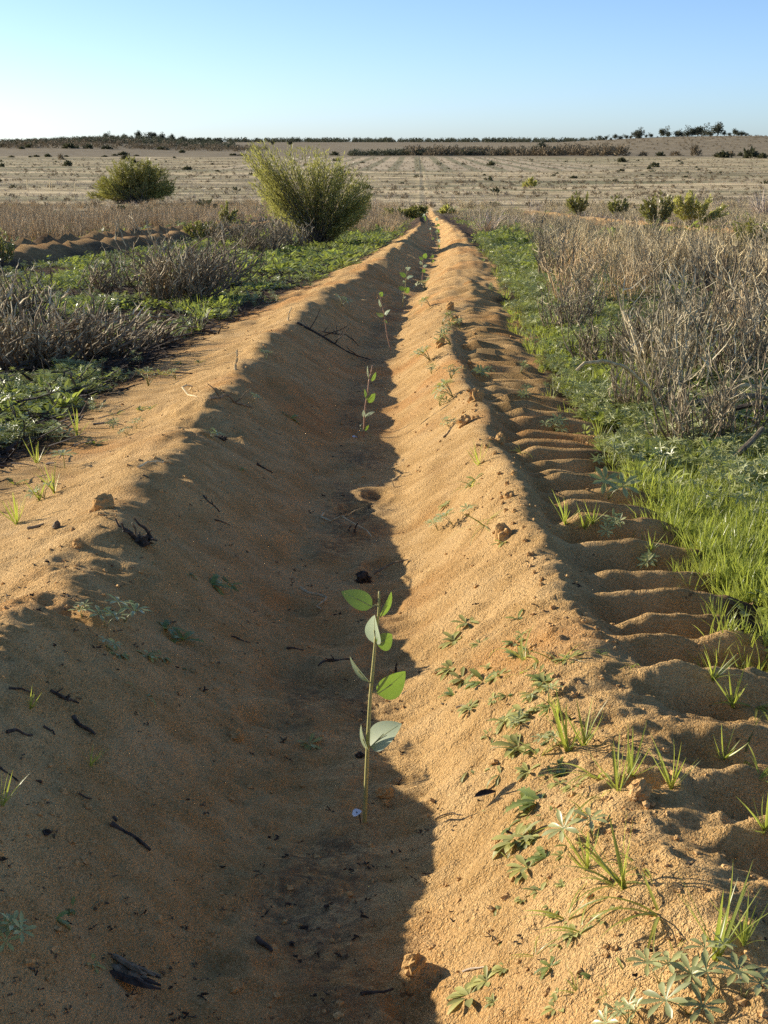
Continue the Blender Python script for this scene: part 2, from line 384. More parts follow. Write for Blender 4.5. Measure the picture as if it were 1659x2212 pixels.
# ------------------------------------------------------------------ mesh building
class MB:
    def __init__(s): s.v = []; s.f = []; s.t = []; s.n = 0
    def add(s, v, f, tint):
        v = [tuple(p) for p in v]
        s.v += v; s.f += [tuple(i + s.n for i in q) for q in f]; s.t += [tint] * len(v); s.n += len(v)
    def tube(s, pts, r0, r1=None, n=5, tint=.5, cap=True):
        r1 = r0 if r1 is None else r1
        pts = [Vector(p) for p in pts]; k = len(pts); V = []; F = []
        for i, p in enumerate(pts):
            d = (pts[min(i + 1, k - 1)] - pts[max(i - 1, 0)]).normalized()
            a = d.orthogonal().normalized() if abs(d.z) > .98 else d.cross(Vector((0, 0, 1))).normalized()
            b = d.cross(a); r = r0 + (r1 - r0) * i / max(1, k - 1)
            for j in range(n):
                th = 2 * math.pi * j / n; V.append(p + (a * math.cos(th) + b * math.sin(th)) * r)
        for i in range(k - 1):
            for j in range(n):
                F.append((i * n + j, i * n + (j + 1) % n, (i + 1) * n + (j + 1) % n, (i + 1) * n + j))
        if cap: F += [tuple(range(n))[::-1], tuple((k - 1) * n + j for j in range(n))]
        s.add(V, F, tint)
    def blade(s, base, d, nrm, length, width, shape, curl=0., fold=.0, seg=4, tint=.5, twist=0.):
        """a leaf: strip of seg lengths with a midrib; shape(t) gives its half width share; curl bends it towards -nrm"""
        d = Vector(d).normalized(); nrm = (Vector(nrm) - d * Vector(nrm).dot(d)).normalized(); V = []; F = []
        p = Vector(base); sl = length / seg; dd = d.copy(); nn = nrm.copy()
        for i in range(seg + 1):
            t = i / seg; wd = width * .5 * shape(t); sd = dd.cross(nn)
            V += [p + sd * wd + nn * fold * wd, p, p - sd * wd + nn * fold * wd]
            if i < seg:
                a = curl / seg
                dn = dd * math.cos(a) - nn * math.sin(a); nn = nn * math.cos(a) + dd * math.sin(a); dd = dn
                if twist: nn = (Quaternion(dd, twist / seg) @ nn)
                p = p + dd * sl
        for i in range(seg):
            for j in range(2): F.append((i * 3 + j, i * 3 + j + 1, i * 3 + j + 4, i * 3 + j + 3))
        s.add(V, F, tint)
    def mesh(s, name, mat, smooth=False):
        me = bpy.data.meshes.new(name); me.from_pydata(s.v, [], s.f)
        a = me.attributes.new('tint', 'FLOAT', 'POINT'); a.data.foreach_set('value', np.array(s.t, np.float32))
        me.materials.append(mat)
        if smooth: me.polygons.foreach_set('use_smooth', [True] * len(me.polygons))
        me.update(); return me
def fastmesh(name, V, F4, tint, mat):
    """mesh from numpy arrays, quads only"""
    me = bpy.data.meshes.new(name); V = np.asarray(V, np.float32); F4 = np.asarray(F4, np.int32)
    me.vertices.add(len(V)); me.vertices.foreach_set('co', V.ravel())
    me.loops.add(F4.size); me.loops.foreach_set('vertex_index', F4.ravel())
    me.polygons.add(len(F4)); me.polygons.foreach_set('loop_start', np.arange(0, F4.size, 4, dtype=np.int32))
    me.polygons.foreach_set('loop_total', np.full(len(F4), 4, np.int32))
    if tint is not None:
        a = me.attributes.new('tint', 'FLOAT', 'POINT'); a.data.foreach_set('value', np.asarray(tint, np.float32))
    me.materials.append(mat); me.update(calc_edges=True); return me
OVAL = lambda t: (max(0, math.sin(math.pi * min(1, t ** .72))) ** .8) if 0 < t < 1 else .03
LANCE = lambda t: max(.04, math.sin(math.pi * min(1, t ** .8)) ** 1.0) if t < 1 else .02
BLADE = lambda t: (.75 + .25 * min(1, t * 4)) * (1 - t ** 2.2) + .02
SPOON = lambda t: max(.10, math.sin(math.pi * min(1, t ** 1.7)) ** .8) if t < 1 else .05
def lobes(t): return max(.10, (math.sin(math.pi * min(1, t ** 1.3)) ** .7) * (.66 + .34 * math.cos(t * 31))) if t < 1 else .05

def tag(o, label=None, cat=None, group=None, kind=None):
    if label: o['label'] = label
    if cat: o['category'] = cat
    if group: o['group'] = group
    if kind: o['kind'] = kind
    return o
def obj(name, me, parent=None):
    o = bpy.data.objects.new(name, me); col.objects.link(o)
    if parent is not None: o.parent = parent
    return o
def empty(name, loc=(0, 0, 0)):
    o = bpy.data.objects.new(name, None); o.empty_display_size = .05; col.objects.link(o); o.location = loc; return o
ORD = 'first second third fourth fifth sixth seventh eighth ninth tenth eleventh twelfth thirteenth fourteenth fifteenth sixteenth seventeenth eighteenth nineteenth twentieth'.split()
ORD += ['twenty-' + o for o in ORD[:9]] + ['thirtieth'] + ['thirty-' + o for o in ORD[:9]] + ['fortieth']
def U(a, b): return random.uniform(a, b)
def rdir(el0, el1):
    a = U(0, 2 * math.pi); e = math.radians(U(el0, el1)); return Vector((math.cos(a) * math.cos(e), math.sin(a) * math.cos(e), math.sin(e)))

# ------------------------------------------------------------------ the ground: one sheet out to the horizon
def build_ground():
    inner = np.arange(-.98, .86, .0062)
    def grow(s0, st):
        r = [s0]; d = .0062
        while r[-1] < 2600:
            d = min(d * 1.06, max(.035 * (r[-1]), .012)) if r[-1] < 9 else .04 * r[-1]
            r.append(r[-1] + d)
        return np.array(r[1:])
    left = -grow(.98, 0)[::-1]; right = grow(.856, 0)
    S = np.concatenate([left, inner, right])
    Yr = [-60, -30, -15, -8, -4, -2, -1, -.5, -.1, .2, .4, .6, .75]
    y = .85
    while y < 3000:
        Yr.append(y); y += min(.0052 * max(1, (y / 2.0) ** 1.5), .042 if y < 15 else 9) if y < 60 else (y * .035)
    Yr = np.array(Yr); nr, nc = len(Yr), len(S)
    dy = np.gradient(Yr)
    YY = np.repeat(Yr[:, None], nc, 1); SS = np.repeat(S[None], nr, 0); XX = SS + xcen(YY)
    DY = np.maximum(np.repeat(np.clip(dy, .005, None)[:, None], nc, 1), np.repeat(np.gradient(S)[None], nr, 0))
    z, sand, ash = terrain(XX, YY, DY, True)
    V = np.stack([XX, YY, z], -1).reshape(-1, 3)
    i = (np.arange(nr - 1)[:, None] * nc + np.arange(nc - 1)[None]).ravel()
    F = np.stack([i, i + 1, i + nc + 1, i + nc], -1)
    me = fastmesh('ground', V, F, None, M['ground'])
    for nme, a in (('sand', sand), ('ash', ash)):
        q = me.attributes.new(nme, 'FLOAT', 'POINT'); q.data.foreach_set('value', a.ravel().astype(np.float32))
    me.polygons.foreach_set('use_smooth', np.ones(len(F), bool))
    o = obj('ground', me); tag(o, 'golden sand furrow between two ridges running through a scrubby plain', 'ground', kind='structure')
    print('ground', nr, nc, len(F))
    return o
build_ground()

# ------------------------------------------------------------------ eucalypt seedlings in the furrow
def seedling(spec, label):
    """spec: stem image points, leaves (base, tip, visible width, turn, kind); turn > 0 faces away from the sun (lit through)"""
    b = hit(*spec['stem'][0]); Y = b.y; k = mpp(Y)
    root = empty('eucalypt_seedling', b); tag(root, label, 'seedling', 'eucalypt seedlings planted along the furrow')
    P = lambda q, dyy=0: at(q[0], q[1], Y + dyy) - b
    pts = [P(q) for q in spec['stem']]; pts[0].z -= .012
    # smooth the stem
    cs = []
    for i in range(len(pts) - 1):
        p0 = pts[max(i - 1, 0)]; p1 = pts[i]; p2 = pts[i + 1]; p3 = pts[min(i + 2, len(pts) - 1)]
        for j in range(5):
            t = j / 5; cs.append(.5 * ((2 * p1) + (p2 - p0) * t + (2 * p0 - 5 * p1 + 4 * p2 - p3) * t * t + (3 * p1 - p0 - 3 * p2 + p3) * t ** 3))
    cs.append(pts[-1])
    mb = MB(); mb.tube(cs, spec.get('r', .0042), spec.get('r', .0042) * .45, 8, .5)
    obj('stem', mb.mesh('seedling_stem', spec.get('mat', M['stem']), True), root)
    for (bx, by, tx, ty, wd, turn, kind) in spec['leaves']:
        p0 = P((bx, by)); p1 = P((tx, ty)); a = p1 - p0; ln = a.length
        turn = min(turn, -.98) if turn < 0 else turn
        dep = U(.1, .3) * ln * (1 if kind == 'b' else -1) * .5
        a = a + Vector((0, dep, 0))
        n0 = Vector((0, -1, .12)); n0 = (n0 - a.normalized() * n0.dot(a.normalized())).normalized()
        sd = a.normalized().cross(n0)
        if sd.x < 0: sd = -sd
        n = (n0 * math.cos(turn) + sd * math.sin(turn)).normalized()
        W = wd * k / max(.5, abs(n.dot(Vector((0, -.88, .47)))))
        q = min(cs, key=lambda c: (c - p0).length)
        mb = MB(); mb.blade(p0, a, n, a.length, W, OVAL if W > ln * .32 else LANCE, curl=U(.25, .5), fold=U(.12, .25), seg=10, tint=U(.3, .7), twist=U(-.25, .25))
        lf = obj('leaf', mb.mesh('seedling_leaf', M['euca_pale'] if turn < 0 else M['euca'], True), root)
        if k < .004:
            mv = [Vector(v) for v in mb.v[1::3]]; mr = MB(); mr.tube([v + n * .0002 for v in mv[:-1]], .0008 * k / .0008, .0003, 5, .6)
            obj('midrib', mr.mesh('midrib', M['stem'], True), lf)
        mb = MB(); mb.tube([q, (q + p0) * .5 + Vector((0, 0, .003)), p0, p0 + a * .5 - n * .0006], .0016 if k < .001 else .0022, .0007, 5, .5)
        obj('leaf_stalk', mb.mesh('leaf_stalk', spec.get('mat', M['stem']), True), lf)
    for (x, y, wpx, hpx, ang) in spec.get('basal', []):
        p = P((x, y), -.012); mb = MB()
        d = Vector((math.cos(ang), -.25, math.sin(ang))); n = Vector((-.15, -.55, .82))
        mb.blade(p - d * wpx * k * .5, d, n, wpx * k, hpx * k * 1.3, OVAL, .5, .15, 6, .5)
        bl = obj('basal_leaf', mb.mesh('basal_leaf', M['basal'], True), root); bl['label'] = 'small low leaf with sky reflection painted blue-white, close to the sand'
        mb = MB(); mb.tube([Vector((p.x, p.y, p.z)), p * .6 + Vector((0, 0, .002)), p * .45 + Vector((0, 0, -.012))], .0012, .0012, 4)
        obj('leaf_stalk', mb.mesh('leaf_stalk', M['char']), bl)
    for arc in spec.get('arcs', []):
        mb = MB(); mb.tube([P(q, -.01) for q in arc], .0022, .0016, 5, .6); obj('basal_stem', mb.mesh('basal_stem', M['euca_pale'], True), root)
    return root
def z5(*a): return [(725.8 + .1562 * x, 743 + .1562 * y) for x, y in a]
def z4(*a): return [(725.8 + .2083 * x, 414.7 + .2083 * y) for x, y in a]
def lf5(*a): return [(725.8 + .1562 * p[0], 743 + .1562 * p[1], 725.8 + .1562 * p[2], 743 + .1562 * p[3], p[4] * .1562, p[5], p[6]) for p in a]
def lf4(*a): return [(725.8 + .2083 * p[0], 414.7 + .2083 * p[1], 725.8 + .2083 * p[2], 414.7 + .2083 * p[3], p[4] * .2083, p[5], p[6]) for p in a]
seedling(dict(stem=[(787, 1776), (792, 1660), (799, 1520), (807, 1430), (812, 1375), (818, 1320), (819, 1278)], r=.0036,
    leaves=[(804, 1311, 738, 1277, 44, .45, 'b'), (822, 1333, 852, 1281, 16, 1.05, 'f'), (813, 1392, 801, 1330, 34, -.55, 'f'), (814, 1392, 850, 1376, 34, .5, 'b'),
            (797, 1474, 749, 1421, 17, -1.0, 'f'), (815, 1499, 881, 1460, 47, .55, 'b'), (795, 1622, 770, 1568, 15, -1.1, 'f'), (800, 1614, 856, 1553, 52, -.75, 'f')],
    basal=[(770, 1754, 24, 15, .6)]), 'tallest nearest seedling with eight broad green leaves at the shadow edge')
seedling(dict(stem=z5((380, 1292), (390, 1060), (405, 860), (435, 680), (455, 500), (482, 400), (503, 288)), r=.0036, mat=M['redstem'],
    leaves=lf5((456, 480, 410, 300, 20, -1.0, 'f'), (480, 515, 572, 402, 34, .8, 'b'), (412, 750, 406, 622, 27, .9, 'b'), (430, 800, 552, 695, 78, .5, 'b'), (400, 1022, 370, 918, 42, -.7, 'f'), (408, 1012, 518, 912, 48, -.7, 'f'), (386, 1196, 465, 1132, 32, .6, 'b')),
    basal=[(725.8 + .1562 * 262, 743 + .1562 * 1288, 15, 8, .05)], arcs=[z5((382, 1195), (330, 1205), (290, 1235), (268, 1275)), z5((382, 1195), (430, 1212), (465, 1240), (485, 1280)), z5((382, 1190), (340, 1170), (335, 1130), (365, 1100))]),
    'second seedling from the camera, thin red stem, beside a low leaf painted with blue-white sky reflection')
seedling(dict(stem=z4((575, 1642), (532, 1500), (510, 1350), (495, 1250), (475, 1170), (455, 1080), (440, 1045)), r=.0038, mat=M['redstem'],
    leaves=lf4((452, 1075, 488, 1042, 34, .6, 'b'), (470, 1195, 435, 1115, 22, -1., 'f'), (500, 1276, 410, 1266, 38, -.7, 'f'), (510, 1282, 548, 1210, 34, -.7, 'f'), (500, 1330, 535, 1358, 18, .7, 'b'))),
    'third seedling from the camera, leaning left on a long bare stem')
seedling(dict(stem=z4((685, 1188), (705, 1060), (715, 1000), (725, 920), (735, 840), (745, 760)), r=.0038, mat=M['stem'],
    leaves=lf4((735, 812, 770, 775, 34, -.6, 'f'), (722, 882, 660, 830, 48, .4, 'b'), (735, 902, 797, 857, 38, -.6, 'f'), (715, 942, 692, 920, 22, -.7, 'f'), (708, 1017, 648, 980, 48, .4, 'b'), (712, 1037, 764, 997, 38, .7, 'b'), (704, 1102, 724, 1083, 20, -.6, 'f'), (736, 800, 724, 780, 18, -.7, 'f'))),
    'fourth seedling from the camera, leafy with paired leaves on a yellowish stem')
seedling(dict(stem=z4((888, 972), (895, 870), (900, 780), (901, 715), (907, 690)), r=.0042, mat=M['redstem'],
    leaves=lf4((907, 684, 942, 638, 38, .5, 'b'), (900, 706, 860, 666, 30, .5, 'b'), (894, 757, 866, 716, 24, -.7, 'f'), (905, 782, 942, 748, 30, -.6, 'f'), (900, 834, 924, 798, 30, .5, 'b'), (897, 832, 880, 824, 14, .5, 'b'))),
    'fifth seedling from the camera, standing where the furrow starts to narrow')
seedling(dict(stem=z4((1005, 752), (998, 690), (995, 632)), r=.004, mat=M['stem'],
    leaves=lf4((997, 680, 1012, 650, 20, .5, 'b'), (997, 690, 980, 668, 18, .5, 'b'), (1002, 722, 1018, 705, 20, .5, 'b'), (1002, 735, 985, 722, 16, .5, 'b'))), 'small dull seedling wholly in the furrow shade beyond the fifth')
seedling(dict(stem=z4((996, 522), (988, 450), (980, 372)), r=.007, mat=M['redstem'],
    leaves=lf4((990, 480, 1018, 482, 24, -.6, 'f'), (984, 430, 972, 420, 20, .5, 'b'), (981, 392, 975, 370, 16, -.6, 'f'))), 'thin far seedling with one pale leaf, left of a leafier one')
seedling(dict(stem=z4((1066, 592), (1052, 470), (1048, 350), (1048, 270)), r=.008, mat=M['stem'],
    leaves=lf4((1050, 410, 1072, 392, 32, .5, 'b'), (1050, 360, 1030, 342, 24, .5, 'b'), (1060, 520, 1076, 490, 36, -.6, 'f'), (1062, 560, 1080, 570, 30, .5, 'b'), (1050, 300, 1040, 262, 24, -.6, 'f'), (1052, 420, 1036, 400, 26, -.6, 'f'), (1056, 350, 1072, 330, 22, .5, 'b'))),
    'far leafy yellow-green seedling against the sunlit sand bank')
seedling(dict(stem=z4((926, 314), (916, 270), (910, 238)), r=.011, mat=M['stem'],
    leaves=lf4((915, 270, 930, 252, 22, .5, 'b'), (913, 258, 902, 238, 20, -.6, 'f'), (920, 290, 934, 280, 20, .5, 'b'), (911, 242, 920, 225, 16, -.6, 'f'))), 'farthest seedling, a yellow-green speck near the end of the furrow')

# ------------------------------------------------------------------ small plants that can be picked out on the sand
def lupin_leaf(n=7, ll=.32, tint=.5):
    mb = MB(); h = U(.25, .42); out = U(.12, .28)
    top = Vector((out, 0, h)); mb.tube([(0, 0, 0), (out * .35, 0, h * .6), top], .012, .009, 4, .3)
    for i in range(n):
        a = 2 * math.pi * i / n + U(-.15, .15)
        d = Vector((math.cos(a), math.sin(a), U(.15, .75)))
        mb.blade(top, d, Vector((0, 0, 1)), ll * U(.8, 1.1), ll * .26, SPOON, U(.2, .7), .35, 4, tint + U(-.2, .2))
    return mb
def proto_parts(kind):
    r = []
    if kind == 'lupin':
        for i in range(random.choice([4, 5, 6, 7])):
            mb = lupin_leaf(random.choice([6, 7, 8]), U(.20, .34), U(.3, .8)); r.append(('leaf', mb.mesh('lupin_leaf', M['lupin'], True), Matrix.Rotation(U(0, 6.28), 4, 'Z') @ Matrix.Rotation(U(-.3, .5), 4, 'Y')))
    elif kind == 'lupin_sprig':
        for i in range(2):
            mb = lupin_leaf(8, U(.36, .44), U(.3, .8)); r.append(('leaf', mb.mesh('lupin_leaf', M['lupin'], True), Matrix.Rotation(i * 2.6 + U(0, 1), 4, 'Z') @ Matrix.Rotation(U(-.1, .3), 4, 'Y')))
    elif kind == 'rosette':
        n = random.choice([14, 17, 20]); mb = None
        for i in range(n):
            mb = MB(); a = 2 * math.pi * i / n * 2.4 + U(-.3, .3); d = Vector((math.cos(a), math.sin(a), U(.1, .8)))
            mb.blade(Vector((U(-.04, .04), U(-.04, .04), 0)), d, (0, 0, 1), U(.30, .56), U(.11, .17), SPOON, U(.3, 1.0), .35, 5, U(.1, .9))
            r.append(('leaf', mb.mesh('rosette_leaf', M['rosette'], True), Matrix()))
    elif kind == 'lobed':
        for i in range(random.choice([6, 7, 9])):
            mb = MB(); a = U(0, 6.28); d = Vector((math.cos(a), math.sin(a), U(.25, .9)))
            mb.blade(Vector((0, 0, 0)), d, (0, 0, 1), U(.36, .60), U(.17, .24), lobes, U(.4, 1.1), .3, 11, U(.1, .9))
            r.append(('leaf', mb.mesh('lobed_leaf', M['lobed'], True), Matrix()))
    elif kind in ('grass', 'grass_arc'):
        n = random.choice([8, 10, 12]) if kind == 'grass' else random.choice([5, 6, 7])
        for i in range(n):
            mb = MB(); a = U(0, 6.28); e = U(.9, 3.2) if kind == 'grass' else U(.35, 1.3); d = Vector((math.cos(a), math.sin(a), e))
            mb.blade(Vector((U(-.03, .03), U(-.03, .03), 0)), d, Vector((-math.cos(a), -math.sin(a), .5)), U(.55, 1.05), U(.028, .048), BLADE, -U(.0, .5) + U(.5, 1.5) * (kind == 'grass_arc') + U(0, .5), .3, 7, U(.0, .9), U(-.6, .6))
            r.append(('blade', mb.mesh('grass_blade', M['grass'], True), Matrix()))
    elif kind == 'withered':
        for i in range(5):
            mb = MB(); a = U(0, 6.28); d = Vector((math.cos(a), math.sin(a), U(.5, 1.3)))
            mb.blade(Vector((0, 0, 0)), d, (0, 0, 1), U(.4, .7), U(.06, .1), LANCE, U(1.8, 3.0), .4, 6, U(.0, .6))
            r.append(('leaf', mb.mesh('withered_leaf', M['rosette'], True), Matrix()))
    return r
PROTO = {k: [proto_parts(k) for _ in range(n)] for k, n in dict(lupin=5, lupin_sprig=3, rosette=5, lobed=4, grass=5, grass_arc=4, withered=3).items()}
KINDNAME = dict(lupin='lupin_plant', lupin_sprig='lupin_sprig', rosette='rosette_weed', lobed='lobed_leaf_weed', grass='grass_tuft', grass_arc='grass_tuft', withered='withered_weed')
KINDCAT = dict(lupin='lupin', lupin_sprig='lupin', rosette='weed', lobed='weed', grass='grass tuft', grass_arc='grass tuft', withered='weed')
KINDTXT = dict(lupin='grey-green lupin plant', lupin_sprig='small star-leaved lupin sprig', rosette='low grey-green rosette weed', lobed='green lobed-leaf weed', grass='upright green grass tuft', grass_arc='arching long-bladed grass tuft', withered='small drooping withered weed')
def plant(kind, x, y, px, label, group, lean=.6):
    b = hit(x, y); k = px * 1.75 * mpp(b.y)
    o = empty(KINDNAME[kind], b - Vector((0, 0, .002)))
    n = gnormal(b.x, b.y).lerp(Vector((0, 0, 1)), 1 - lean)
    q = n.normalized().to_track_quat('Z', 'Y') @ Quaternion((0, 0, 1), U(0, 6.28))
    o.rotation_mode = 'QUATERNION'; o.rotation_quaternion = q; o.scale = (k, k, k)
    tag(o, label, KINDCAT[kind], group)
    for nm, me, mt in random.choice(PROTO[kind]):
        c = obj(nm, me, o); c.matrix_local = mt
    return o
def d7(x, y): return 950.4 + .427 * x, 1296 + .427 * y
def d4(x, y): return 829.4 + .5 * x, 691 + .5 * y
def d3(x, y): return .5 * x, 691 + .5 * y
RIDGE = [('rosette',) + d7(75, 200) + (50,), ('rosette',) + d7(140, 115) + (40,), ('lobed',) + d7(395, 95) + (40,), ('grass_arc',) + d7(420, 300) + (85,), ('lobed',) + d7(400, 285) + (55,), ('grass_arc',) + d7(600, 320) + (75,),
    ('lobed',) + d7(220, 410) + (70,), ('rosette',) + d7(120, 400) + (45,), ('rosette',) + d7(300, 390) + (48,), ('lobed',) + d7(70, 480) + (42,), ('rosette',) + d7(60, 345) + (50,), ('lobed',) + d7(520, 410) + (45,), ('rosette',) + d7(150, 545) + (42,), ('rosette',) + d7(480, 470) + (48,),
    ('lupin',) + d7(550, 520) + (50,), ('rosette',) + d7(420, 575) + (60,), ('rosette',) + d7(330, 610) + (50,), ('lupin',) + d7(390, 640) + (45,), ('rosette',) + d7(400, 735) + (70,), ('lupin_sprig',) + d7(570, 745) + (45,), ('rosette',) + d7(250, 680) + (30,),
    ('grass',) + d7(650, 760) + (95,), ('grass',) + d7(730, 745) + (80,), ('grass',) + d7(965, 890) + (95,), ('grass',) + d7(1175, 960) + (85,), ('grass',) + d7(905, 960) + (85,), ('grass_arc',) + d7(790, 900) + (105,), ('grass_arc',) + d7(500, 800) + (85,), ('lobed',) + d7(510, 1020) + (95,), ('lobed',) + d7(430, 1030) + (60,),
    ('withered',) + d7(240, 1060) + (45,), ('withered',) + d7(310, 880) + (55,), ('withered',) + d7(150, 860) + (50,), ('withered',) + d7(260, 850) + (50,), ('lupin_sprig',) + d7(710, 1190) + (75,), ('grass_arc',) + d7(640, 1150) + (80,), ('rosette',) + d7(390, 1210) + (75,), ('rosette',) + d7(450, 1200) + (55,),
    ('rosette',) + d7(440, 1350) + (75,), ('lobed',) + d7(540, 1300) + (60,), ('grass',) + d7(740, 1360) + (80,), ('grass',) + d7(930, 1460) + (125,), ('grass_arc',) + d7(880, 1440) + (115,), ('grass_arc',) + d7(1020, 1360) + (85,), ('grass_arc',) + d7(1110, 1590) + (120,), ('rosette',) + d7(510, 1470) + (45,), ('withered',) + d7(290, 1560) + (45,),
    ('rosette',) + d7(430, 1510) + (40,), ('grass_arc',) + d7(640, 1620) + (110,), ('grass_arc',) + d7(710, 1680) + (95,), ('withered',) + d7(300, 1750) + (40,), ('grass_arc',) + d7(480, 1800) + (60,), ('lobed',) + d7(560, 1850) + (50,), ('withered',) + d7(890, 1800) + (55,), ('withered',) + d7(480, 1920) + (50,),
    ('lobed',) + d7(780, 1910) + (45,), ('rosette',) + d7(150, 2000) + (80,), ('rosette',) + d7(240, 1920) + (55,), ('rosette',) + d7(330, 1860) + (50,), ('rosette',) + d7(600, 2050) + (50,), ('lupin_sprig',) + d7(1110, 1940) + (75,), ('lupin',) + d7(1320, 1900) + (125,), ('grass',) + d7(1400, 1810) + (170,), ('lupin_sprig',) + d7(1260, 2090) + (95,),
    ('lupin_sprig',) + d7(1530, 2020) + (90,), ('lupin',) + d7(970, 2160) + (85,), ('rosette',) + d7(1000, 330 + 1480) + (35,), ('grass',) + d7(600, 590) + (40,), ('grass',) + d7(1380, 400) + (70,), ('grass',) + d7(1480, 540) + (75,), ('grass_arc',) + d7(1600, 540) + (85,), ('grass_arc',) + d7(1540, 800) + (85,), ('grass',) + d7(1430, 800) + (60,), ('grass',) + d7(1640, 1170) + (90,), ('grass_arc',) + d7(1620, 900) + (70,), ('grass',) + d7(1540, 1740) + (80,),
    ('rosette',) + d7(200, 220) + (28,), ('rosette',) + d7(270, 500) + (26,), ('grass_arc',) + d7(980, 340) + (40,)]
UPPER = [('lupin',) + d4(290, 110) + (42,), ('lupin',) + d4(200, 175) + (48,), ('lupin',) + d4(410, 240) + (34,), ('lupin',) + d4(290, 255) + (40,), ('lupin',) + d4(300, 335) + (52,), ('lupin',) + d4(240, 372) + (36,), ('lupin',) + d4(205, 232) + (28,), ('lupin',) + d4(280, 460) + (26,), ('grass',) + d4(410, 625) + (40,), ('grass_arc',) + d4(380, 720) + (42,), ('lobed',) + d4(395, 690) + (34,),
    ('lupin_sprig',) + d4(370, 835) + (26,), ('grass_arc',) + d4(440, 885) + (55,), ('lupin_sprig',) + d4(300, 890) + (40,), ('lupin_sprig',) + d4(235, 910) + (36,), ('grass',) + d4(785, 880) + (52,), ('grass',) + d4(900, 880) + (42,), ('lupin',) + d4(985, 905) + (42,), ('lupin',) + d4(600, 325) + (30,), ('lupin',) + d4(590, 230) + (28,), ('lupin',) + d4(735, 480) + (38,), ('lupin_sprig',) + d4(970, 775) + (60,), ('grass',) + d4(870, 900) + (38,), ('grass_arc',) + d4(590, 575) + (22,),
    ('lupin',) + d4(330, 40) + (34,), ('lupin',) + d4(250, 20) + (36,), ('lupin',) + d4(200, -60) + (28,), ('lupin',) + d4(180, -130) + (26,), ('lupin',) + d4(270, 60) + (24,), ('grass_arc',) + d4(460, 860) + (30,), ('rosette',) + d4(265, 800) + (24,), ('rosette',) + d4(520, 960) + (30,), ('grass',) + d4(1150, 1000) + (40,), ('lupin',) + d4(1180, 1060) + (50,)]
SHADE = [('lupin_sprig', 268, 1345, 62), ('lupin_sprig', 228, 1358, 52), ('lupin_sprig', 176, 1334, 40), ('lobed', 355, 1358, 55), ('lobed', 395, 1382, 62), ('lobed', 455, 1262, 60), ('lobed', 495, 1262, 40), ('rosette', 255, 1412, 36), ('lupin_sprig', 232, 1405, 34), ('rosette', 318, 1416, 42), ('rosette', 350, 1420, 30), ('withered', 265, 1474, 32), ('withered', 315, 1505, 40), ('withered', 405, 1445, 38), ('withered', 400, 1532, 32),
    ('lobed', 118, 1985, 58), ('lupin', 18, 2010, 95), ('rosette', 195, 2078, 42), ('grass', 195, 1655, 40), ('lobed', 626, 903, 36), ('lupin_sprig', 575, 775, 20), ('lupin_sprig', 548, 866, 20), ('rosette', 670, 1606, 46), ('lobed', 152, 1960, 40), ('withered', 410, 1240, 34), ('withered', 330, 1215, 26), ('lupin_sprig', 738, 662, 26), ('grass', 65, 1530, 36), ('grass', 5, 1740, 60), ('lupin_sprig', 455, 946, 26), ('withered', 590, 1030, 26), ('rosette', 520, 1012, 16)]
LEFT = [('lobed',) + d3(505, 410) + (30,), ('lupin',) + d3(490, 475) + (28,), ('lupin_sprig',) + d3(590, 468) + (26,), ('grass',) + d3(335, 500) + (42,), ('lupin',) + d3(640, 285) + (44,), ('lupin',) + d3(760, 255) + (34,), ('lupin_sprig',) + d3(280, 640) + (50,), ('lobed',) + d3(60, 710) + (45,), ('grass',) + d3(170, 780) + (42,), ('lupin',) + d3(190, 770) + (48,), ('grass',) + d3(235, 750) + (52,), ('grass',) + d3(70, 880) + (55,), ('lobed',) + d3(410, 535) + (38,),
    ('lobed',) + d3(860, 185) + (22,), ('lobed',) + d3(780, 185) + (20,), ('lupin',) + d3(250, 540) + (50,), ('lobed',) + d3(600, 390) + (28,), ('grass',) + d3(160, 620) + (40,), ('lupin',) + d3(550, 495) + (26,), ('lobed',) + d3(650, 385) + (24,)]
def place(listing, where, group):
    listing = sorted(listing, key=lambda q: -q[2]); cnt = {}
    tot = {}
    for q in listing: tot[q[0]] = tot.get(q[0], 0) + 1
    for q in listing:
        i = cnt.get(q[0], 0); cnt[q[0]] = i + 1
        lab = KINDTXT[q[0]] + ' ' + where + ('' if tot[q[0]] == 1 else ', ' + ORD[i] + ' from the bottom')
        plant(q[0], q[1], q[2], q[3], lab, group)
for (x, y) in [(random.gauss(1150, 55), U(1370, 1640)) for _ in range(26)] + [(random.gauss(1210, 70), U(1640, 1960)) for _ in range(26)] + [(random.gauss(1270, 110), U(1960, 2205)) for _ in range(18)]:
    RIDGE.append((random.choice(['rosette', 'rosette', 'withered', 'lobed', 'grass_arc']), x, y, U(24, 48)))
place([q for q in RIDGE if q[2] > 1700], 'on the lit ridge at lower right', 'plants on the lit ridge at lower right')
place([q for q in RIDGE if q[2] <= 1700], 'on the lit ridge beside the seedling', 'plants on the lit ridge beside the seedling')
place(UPPER, 'on the right ridge farther up', 'plants on the right ridge farther up')
place(SHADE, 'on the shaded left furrow slope', 'plants on the shaded furrow slope')
place(LEFT, 'on the sand left of the furrow', 'plants on the sand strip left of the furrow')

